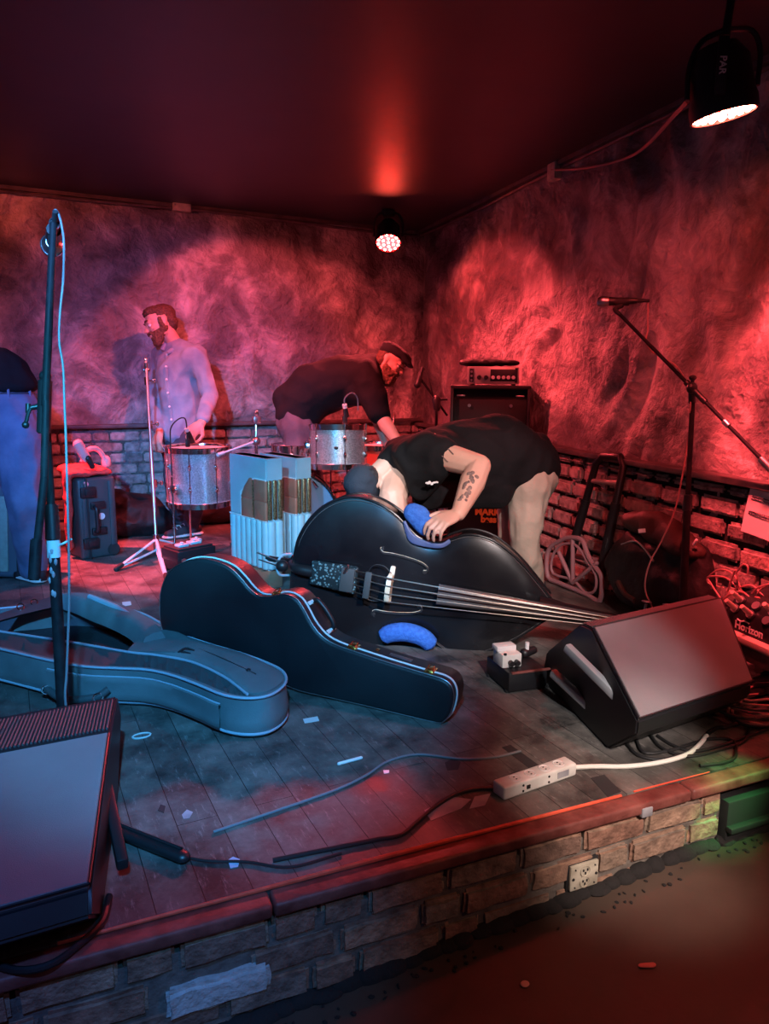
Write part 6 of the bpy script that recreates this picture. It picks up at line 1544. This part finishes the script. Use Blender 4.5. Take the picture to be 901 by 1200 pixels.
# glasses
mb = MB(); mb.tube([P(-.06, .07, .015), P(-.034, .098, .012), P(0, .11, .018), P(.034, .098, .012), P(.06, .07, .015)], .003, 6); mb.build('spectacles', 'black', r, world=True)
mb = MB()
mb.hull([(pel + cv(.01, .03), (.16, .16, .14)), (belly + cv(-.01, .01), .2)], 3); mb.hull([(belly + cv(0, .01), .2), (chest + cv(-.02, .015), .18)], 3); mb.hull([(chest, .175), (shN + cv(-.01, .01), .088), (shF + cv(-.01, .01), .088)], 3); mb.hull([(shN, .08), (shF, .08), (neck + cv(-.02, 0), .078)], 3)
mb.hull([(Pd(334, 466, 5.36), .09), (belly, .17), (Pd(345, 488, 5.36), .12)], 3)
mb.hull([(shN, .1), (shN.lerp(elN, .6), .098), (shN.lerp(elN, .92), .082)], 3); mb.hull([(shF, .1), (shF.lerp(elF, .85), .085)], 3)
mb.hull([(shN + cv(-.04, -.08, .06), .1), (chest + cv(.0, -.05), .14), (shN.lerp(elN, .45) + cv(-.03, 0, .03), .08)], 3)
cloth('shirt', mb, 'black_shirt', r, .013, .01, 6, 7, 6)
for px, py in ((435, 454),):
    mb = MB(); mb.ell(Pd(px, py, 5.1), .008); mb.build('button', 'white_paint', r, world=True)
mb = MB(); mb.hull([(pel, .15), (hipN, .12), (hipF, .12)], 3)
for h, k, a in ((hipN, kneeN, ankN), (hipF, kneeF, ankF)): limb(mb, [h, k, k.lerp(a, .5), a], [.12, .09, .076, .066])
cloth('jeans', mb, 'dark_denim', r, .013, .01, 9, 8, 4)
shoe(r, ankN, cv(1, 0, 0)); shoe(r, ankF, cv(1, 0, 0))

# ---------------------------------------------------------------- standing man in a blue shirt
pel = Pd(216, 522, 5.56); hipN = Pd(224, 530, 5.5); hipF = Pd(207, 530, 5.62)
kneeN = Pd(230, 580, 5.46); kneeF = Pd(207, 580, 5.6); ankN = ground(224, 628); ankF = ground(210, 618); ankN.z = ankF.z = .085
r = thing('person', 'bearded person in a blue button-up shirt standing behind the floor tom, looking down', 'person', V((pel.x, pel.y, 0)))
shN = Pd(230, 416, 5.42); shF = Pd(189, 417, 5.66); elN = Pd(246, 464, 5.44); wrN = Pd(236, 496, 5.24); elF = Pd(180, 470, 5.62); wrF = Pd(187, 507, 5.42)
chest = Pd(210, 437, 5.55); waist = Pd(213, 485, 5.57); neck = Pd(204, 402, 5.54); hc = Pd(189, 381, 5.48); s_ = 1.13
mb = MB()
mb.hull([(pel, .12), (waist, .115)]); mb.hull([(waist, .115), (chest, (.14, .13, .14))]); mb.hull([(chest, .12), (shN, .055), (shF, .055)]); mb.hull([(shN, .048), (shF, .048), (neck, .055)])
limb(mb, [neck - cv(0, .03), neck, hc + cv(.03, -.03)], [.062, .06, .058])
for a, b, c in ((shN, elN, wrN), (shF, elF, wrF)): limb(mb, [a, b], [.055, .042]); limb(mb, [b, b.lerp(c, .35), c], [.042, .042, .029])
HRr = head_frame(cv(-.83, -.38, -.42), cv(-.25, .95, 0))
P, E = head_prims(mb, hc, HRr, s_)
hand_prims(mb, wrN, cv(-.55, -.6, -.3), cv(-.3, -.4, .8), 1, 1.12, (.7, .8, .5)); hand_prims(mb, wrF, cv(-.1, -.8, -.3), cv(.4, -.2, .8), -1, 1.08, (.8, .9, .5))
for h, k, a, td in ((hipN, kneeN, ankN, cv(-.7, 0, -.6)), (hipF, kneeF, ankF, cv(-1, 0, -.2))): limb(mb, [h, k, k.lerp(a, .35), a], [.08, .057, .052, .037]); foot_prims(mb, a, td)
body(r, mb, .007, 4); eyes(r, P, HRr, s_)
mb = MB(); mb.hull([E((0, .05, -.055), (.052, .045, .034)), E((0, .07, -.1), (.032, .028, .03)), E((.052, .0, -.035), .024), E((-.052, .0, -.035), .024)], 3); mb.hull([E((.026, .092, -.037), .011), E((-.026, .092, -.037), .011), E((0, .1, -.036), .011)]); 
for q in (-1, 1): mb.hull([E((q * .07, .012, .02), (.01, .016, .02)), E((q * .06, .01, -.035), .022)])
cloth('beard', mb, 'beard', r, .007, .005, 40, 2, 2)
mb = MB(); mb.hull([E((0, -.03, .06), (.082, .09, .07)), E((0, .035, .095), (.06, .05, .036))], 3); mb.hull([E((0, -.06, .0), (.074, .05, .06)), E((0, -.03, .05), (.08, .075, .06))], 3); cloth('hair', mb, 'hair', r, .008, .006, 30, 3, 2)
mb = MB()
mb.hull([(waist + cv(0, -.16), (.165, .15, .08)), (waist, .145)], 3); mb.hull([(waist, .145), (chest, (.165, .15, .15))], 3); mb.hull([(chest, .15), (shN, .074), (shF, .074)], 3); mb.hull([(shN, .066), (shF, .066), (neck + cv(0, -.03), .072)], 3)
for a, b, c in ((shN, elN, wrN), (shF, elF, wrF)): limb(mb, [a, a.lerp(b, .5), b], [.078, .07, .062]); limb(mb, [b, b.lerp(c, .86)], [.06, .046])
sh = cloth('shirt', mb, 'chambray', r, .011, .012, 8, 5, 5, (1, 1, .7))
mb = MB(); cn_ = neck + cv(.0, -.015); up_ = cv(-.1, 1, -.1)
mb.tube([cn_ + cv(-.075, -.05, -.05), cn_ + cv(-.05, -.0, -.03), cn_ + cv(.0, .03, .05), cn_ + cv(.06, .02, .03), cn_ + cv(.07, -.01, -.03), cn_ + cv(.01, -.06, -.085), cn_ + cv(-.02, -.08, -.1)], [.016, .02, .022, .024, .024, .02, .012], 8, smooth=5); mb.build('collar', 'chambray', sh, world=True)
pk = [(196, 416), (195, 430), (195.5, 445), (197, 461), (199, 477), (201, 492)]
dgm = bpy.context.evaluated_depsgraph_get()
def onsurf(o, px, py, off=.004):
    """the point of a mesh seen at that direction from the camera position"""
    from mathutils.bvhtree import BVHTree
    if not hasattr(onsurf, 'c'): onsurf.c = {}
    if o.name not in onsurf.c: onsurf.c[o.name] = BVHTree.FromPolygons([v.co for v in o.data.vertices], [p.vertices for p in o.data.polygons])
    d = ray(px, py).normalized(); h = onsurf.c[o.name].ray_cast(EYE, d)
    return (h[0] - d * off, h[1]) if h[0] else (None, None)
pl = [onsurf(sh, x, y) for x, y in pk]
pl = [q for q in pl if q[0]]
if len(pl) > 2:
    mb = MB(); mb.tube([q[0] + FWD * .004 for q in pl], .012, 6, smooth=3); mb.build('placket', 'chambray', sh, world=True)
    for q in pl: mb = MB(); mb.ell(q[0] - FWD * .008, .0095); mb.build('button', 'white_paint', sh, world=True)
mb = MB(); mb.hull([(pel, .135), (hipN, .105), (hipF, .105), (waist + cv(0, -.1), .12)], 3)
for h, k, a in ((hipN, kneeN, ankN), (hipF, kneeF, ankF)): limb(mb, [h, k, k.lerp(a, .5), a], [.11, .08, .07, .064])
cloth('trousers', mb, 'dark_denim', r, .012, .01, 9, 6, 4)
shoe(r, ankN, cv(-.7, 0, -.6), 'shoe_dark'); shoe(r, ankF, cv(-1, 0, -.2), 'shoe_dark')

# ---------------------------------------------------------------- person at the left edge, seen from behind
pel = Pd(4, 488, 4.3); hipN = Pd(19, 508, 4.24); hipF = Pd(-22, 508, 4.38)
kneeN = Pd(30, 592, 4.22); ankN = ground(40, 681); ankN.z = .09; kneeF = Pd(-20, 590, 4.4); ankF = ground(-28, 672); ankF.z = .09
r = thing('person', 'person in blue jeans and dark top at the left edge, seen from behind', 'person', V((pel.x, pel.y, 0)))
waist = Pd(2, 455, 4.3); chest = Pd(-40, 425, 4.45); shN = Pd(-40, 425, 4.25); shF = Pd(-75, 430, 4.6); elN = Pd(-75, 480, 4.3); wrN = Pd(-100, 525, 4.4); elF = Pd(-105, 480, 4.7); wrF = Pd(-125, 525, 4.75); neck = Pd(-72, 420, 4.5); hc = Pd(-95, 410, 4.55)
mb = MB(); mb.hull([(pel, .13), (waist, .125)]); mb.hull([(waist, .125), (chest, .14)]); mb.hull([(chest, .12), (shN, .06), (shF, .06)]); mb.hull([(shN, .05), (shF, .05), (neck, .055)]); limb(mb, [neck, hc], [.056, .055])
for a, b, c in ((shN, elN, wrN), (shF, elF, wrF)): limb(mb, [a, b], [.055, .043]); limb(mb, [b, b.lerp(c, .35), c], [.043, .044, .03]); hand_prims(mb, c, c - b, cv(.3, -.5, .5), 1, 1)
HRr = head_frame(cv(-.8, -.5, .3), cv(-.5, .85, .2)); P, E = head_prims(mb, hc, HRr, 1.0)
for h, k, a in ((hipN, kneeN, ankN), (hipF, kneeF, ankF)): limb(mb, [h, k, k.lerp(a, .35), a], [.085, .06, .056, .038]); foot_prims(mb, a, cv(-.8, 0, .55))
body(r, mb, .008, 4); eyes(r, P, HRr, 1.0)
mb = MB(); mb.hull([E((0, -.03, .05), (.082, .09, .075)), E((0, .03, .08), (.062, .05, .04)), E((0, -.06, .0), (.07, .05, .05))], 3); cloth('hair', mb, 'dark_hair', r, .009, .005, 30, 3, 2)
mb = MB(); mb.hull([(Pd(9, 452, 4.28), (.165, .15, .06)), (waist + cv(.0, .08), .15)], 3); mb.hull([(waist + cv(0, .06), .16), (chest, .17)], 3); mb.hull([(chest, .16), (shN, .08), (shF, .08)], 3)
for a, b in ((shN, elN), (shF, elF)): mb.hull([(a, .085), (a.lerp(b, .8), .07)], 3)
cloth('top', mb, 'black_shirt', r, .012, .01, 7, 3, 6)
mb = MB(); mb.hull([(waist + cv(.02, -.03), (.165, .15, .04)), (pel + cv(.015, 0), .165), (hipN + cv(-.0, .0), .145), (hipF, .14)], 3)
limb(mb, [hipN, hipN.lerp(kneeN, .5), kneeN, kneeN.lerp(ankN, .5), ankN + V((0, 0, -.005))], [.145, .122, .1, .09, .082]); limb(mb, [hipF, kneeF, kneeF.lerp(ankF, .5), ankF], [.14, .1, .088, .08])
jn = cloth('jeans', mb, 'denim', r, .011, .012, 8, 8, 4, (1, 1, .6))
for x in (10, 35):
    q, n_ = onsurf(jn, x, 462, .006)
    if q: mb = MB(); mb.box(q, (.014, .008, .06), frame((0, 0, 1), RGT), .002); mb.build('belt_loop', 'denim', jn, world=True)
bl = [onsurf(jn, x, 461, .004)[0] for x in range(0, 46, 5)]; bl = [q for q in bl if q]
if len(bl) > 2: mb = MB(); mb.tube(bl, .004, 6); mb.build('waistband_seam', 'dark_denim', jn, world=True)
shoe(r, ankN, cv(-.8, 0, .55), 'shoe_dark', 1.05, True); shoe(r, ankF, cv(-.8, 0, .55), 'shoe_dark', 1.05)
# ================================================================== lights
def spot(name, loc, tgt, colr, w, size, blend=.3, rad=.06):
    l = bpy.data.lights.new(name, 'SPOT'); l.energy = w; l.color = colr; l.spot_size = math.radians(size); l.spot_blend = blend; l.shadow_soft_size = rad
    o = bpy.data.objects.new(name, l); col.objects.link(o)
    d = (V(tgt) - V(loc)).normalized(); o.matrix_world = Matrix.Translation(V(loc)) @ frame(-d).to_4x4(); return o
RED = (1, .075, .085)
spot('stage_lamp_red', PARA + PARA_D * .03, PARA + HF * -.6 + V((0, 0, -.8)), RED, 330, 104, .35, .08)
spot('stage_lamp_red', PARB + PARB_D * .03, PARB + PARB_D * .9 + HR * .6 + HF * .12, RED, 420, 76, .45, .08)
spot('stage_lamp_red', (-1.6, 3.9, 2.4), (.3, 6.2, 1.6), (1, .12, .08), 150, 66, .7)
spot('stage_lamp_red', (1.2, 4.4, 2.42), (3.3, 4.9, .6), RED, 230, 73, .22, .04)
spot('stage_lamp_red', (-.35, 5.9, 2.4), (.62, 4.98, .0), (1, .06, .08), 1500, 32, .5)
spot('stage_lamp_red', (-.5, 5.6, 2.2), (1.1, 5.25, 1.25), (1, .16, .2), 120, 34, .8)
spot('stage_lamp_red', (1.6, 1.9, 2.4), (3.2, 3.6, .9), RED, 60, 62, .9)
spot('stage_lamp_white', (-.2, 1.4, 2.4), Pd(458, 572, 3.8), (.95, .97, 1), 330, 7.5, .5)
spot('stage_lamp_red', (1.5, 4.4, 2.42), (2.0, 6.24, .6), (1, .09, .1), 170, 84, .22, .04)
spot('stage_lamp_cyan', (-.15, -.1, 2.4), (.72, 3.0, .0), (.065, .48, 1), 660, 36, .6)
spot('stage_lamp_cyan', (-.7, .4, 2.4), (1.2, 4.5, .45), (.06, .55, 1), 760, 30, .7)
spot('stage_lamp_blue', (-1.3, 1.2, 2.4), (-.1, 4.4, .6), (.08, .35, 1), 420, 36, .6)
spot('stage_lamp_blue', (-.6, .8, 2.4), (1.1, 6.0, .9), (.16, .25, 1), 560, 34, .9)
spot('stage_lamp_white', (.7, -.5, 2.4), (1.88, 3.0, .5), (1, .84, .81), 700, 28, .9)
spot('stage_lamp_white', (1.0, -.8, 2.2), (1.64, 1.5, -.07), (1, .78, .68), 560, 16, .8)
spot('stage_lamp_white', (.8, -.9, 2.25), (1.78, 1.72, .26), (.92, .95, 1), 300, 12, .9)  # extra unseen spot, added only to whiten the right wedge's left part
spot('stage_lamp_green', (2.4, .3, 2.3), (1.93, 1.44, -.13), (.1, 1, .22), 600, 6, .6)
spot('stage_lamp_blue', (-.3, .0, 2.3), (-.1, 1.9, .2), (.1, .3, 1), 120, 42, .6)
spot('stage_lamp_cyan', (.1, -.6, 2.2), (.42, 1.5, -.2), (.08, .45, 1), 80, 17, .8)
spot('bar_lamp_warm', (2.2, -.9, 2.3), (1.7, .9, -.3), (1, .45, .26), 36, 60, .9)
w = bpy.data.worlds.new('world'); scene.world = w; w.use_nodes = True
w.node_tree.nodes['Background'].inputs[0].default_value = (.5, .3, .5, 1); w.node_tree.nodes['Background'].inputs[1].default_value = .065
scene.view_settings.view_transform = 'Standard'; scene.view_settings.look = 'None'
scene.view_settings.exposure = .08; scene.view_settings.gamma = 1; scene.view_settings.use_curve_mapping = False
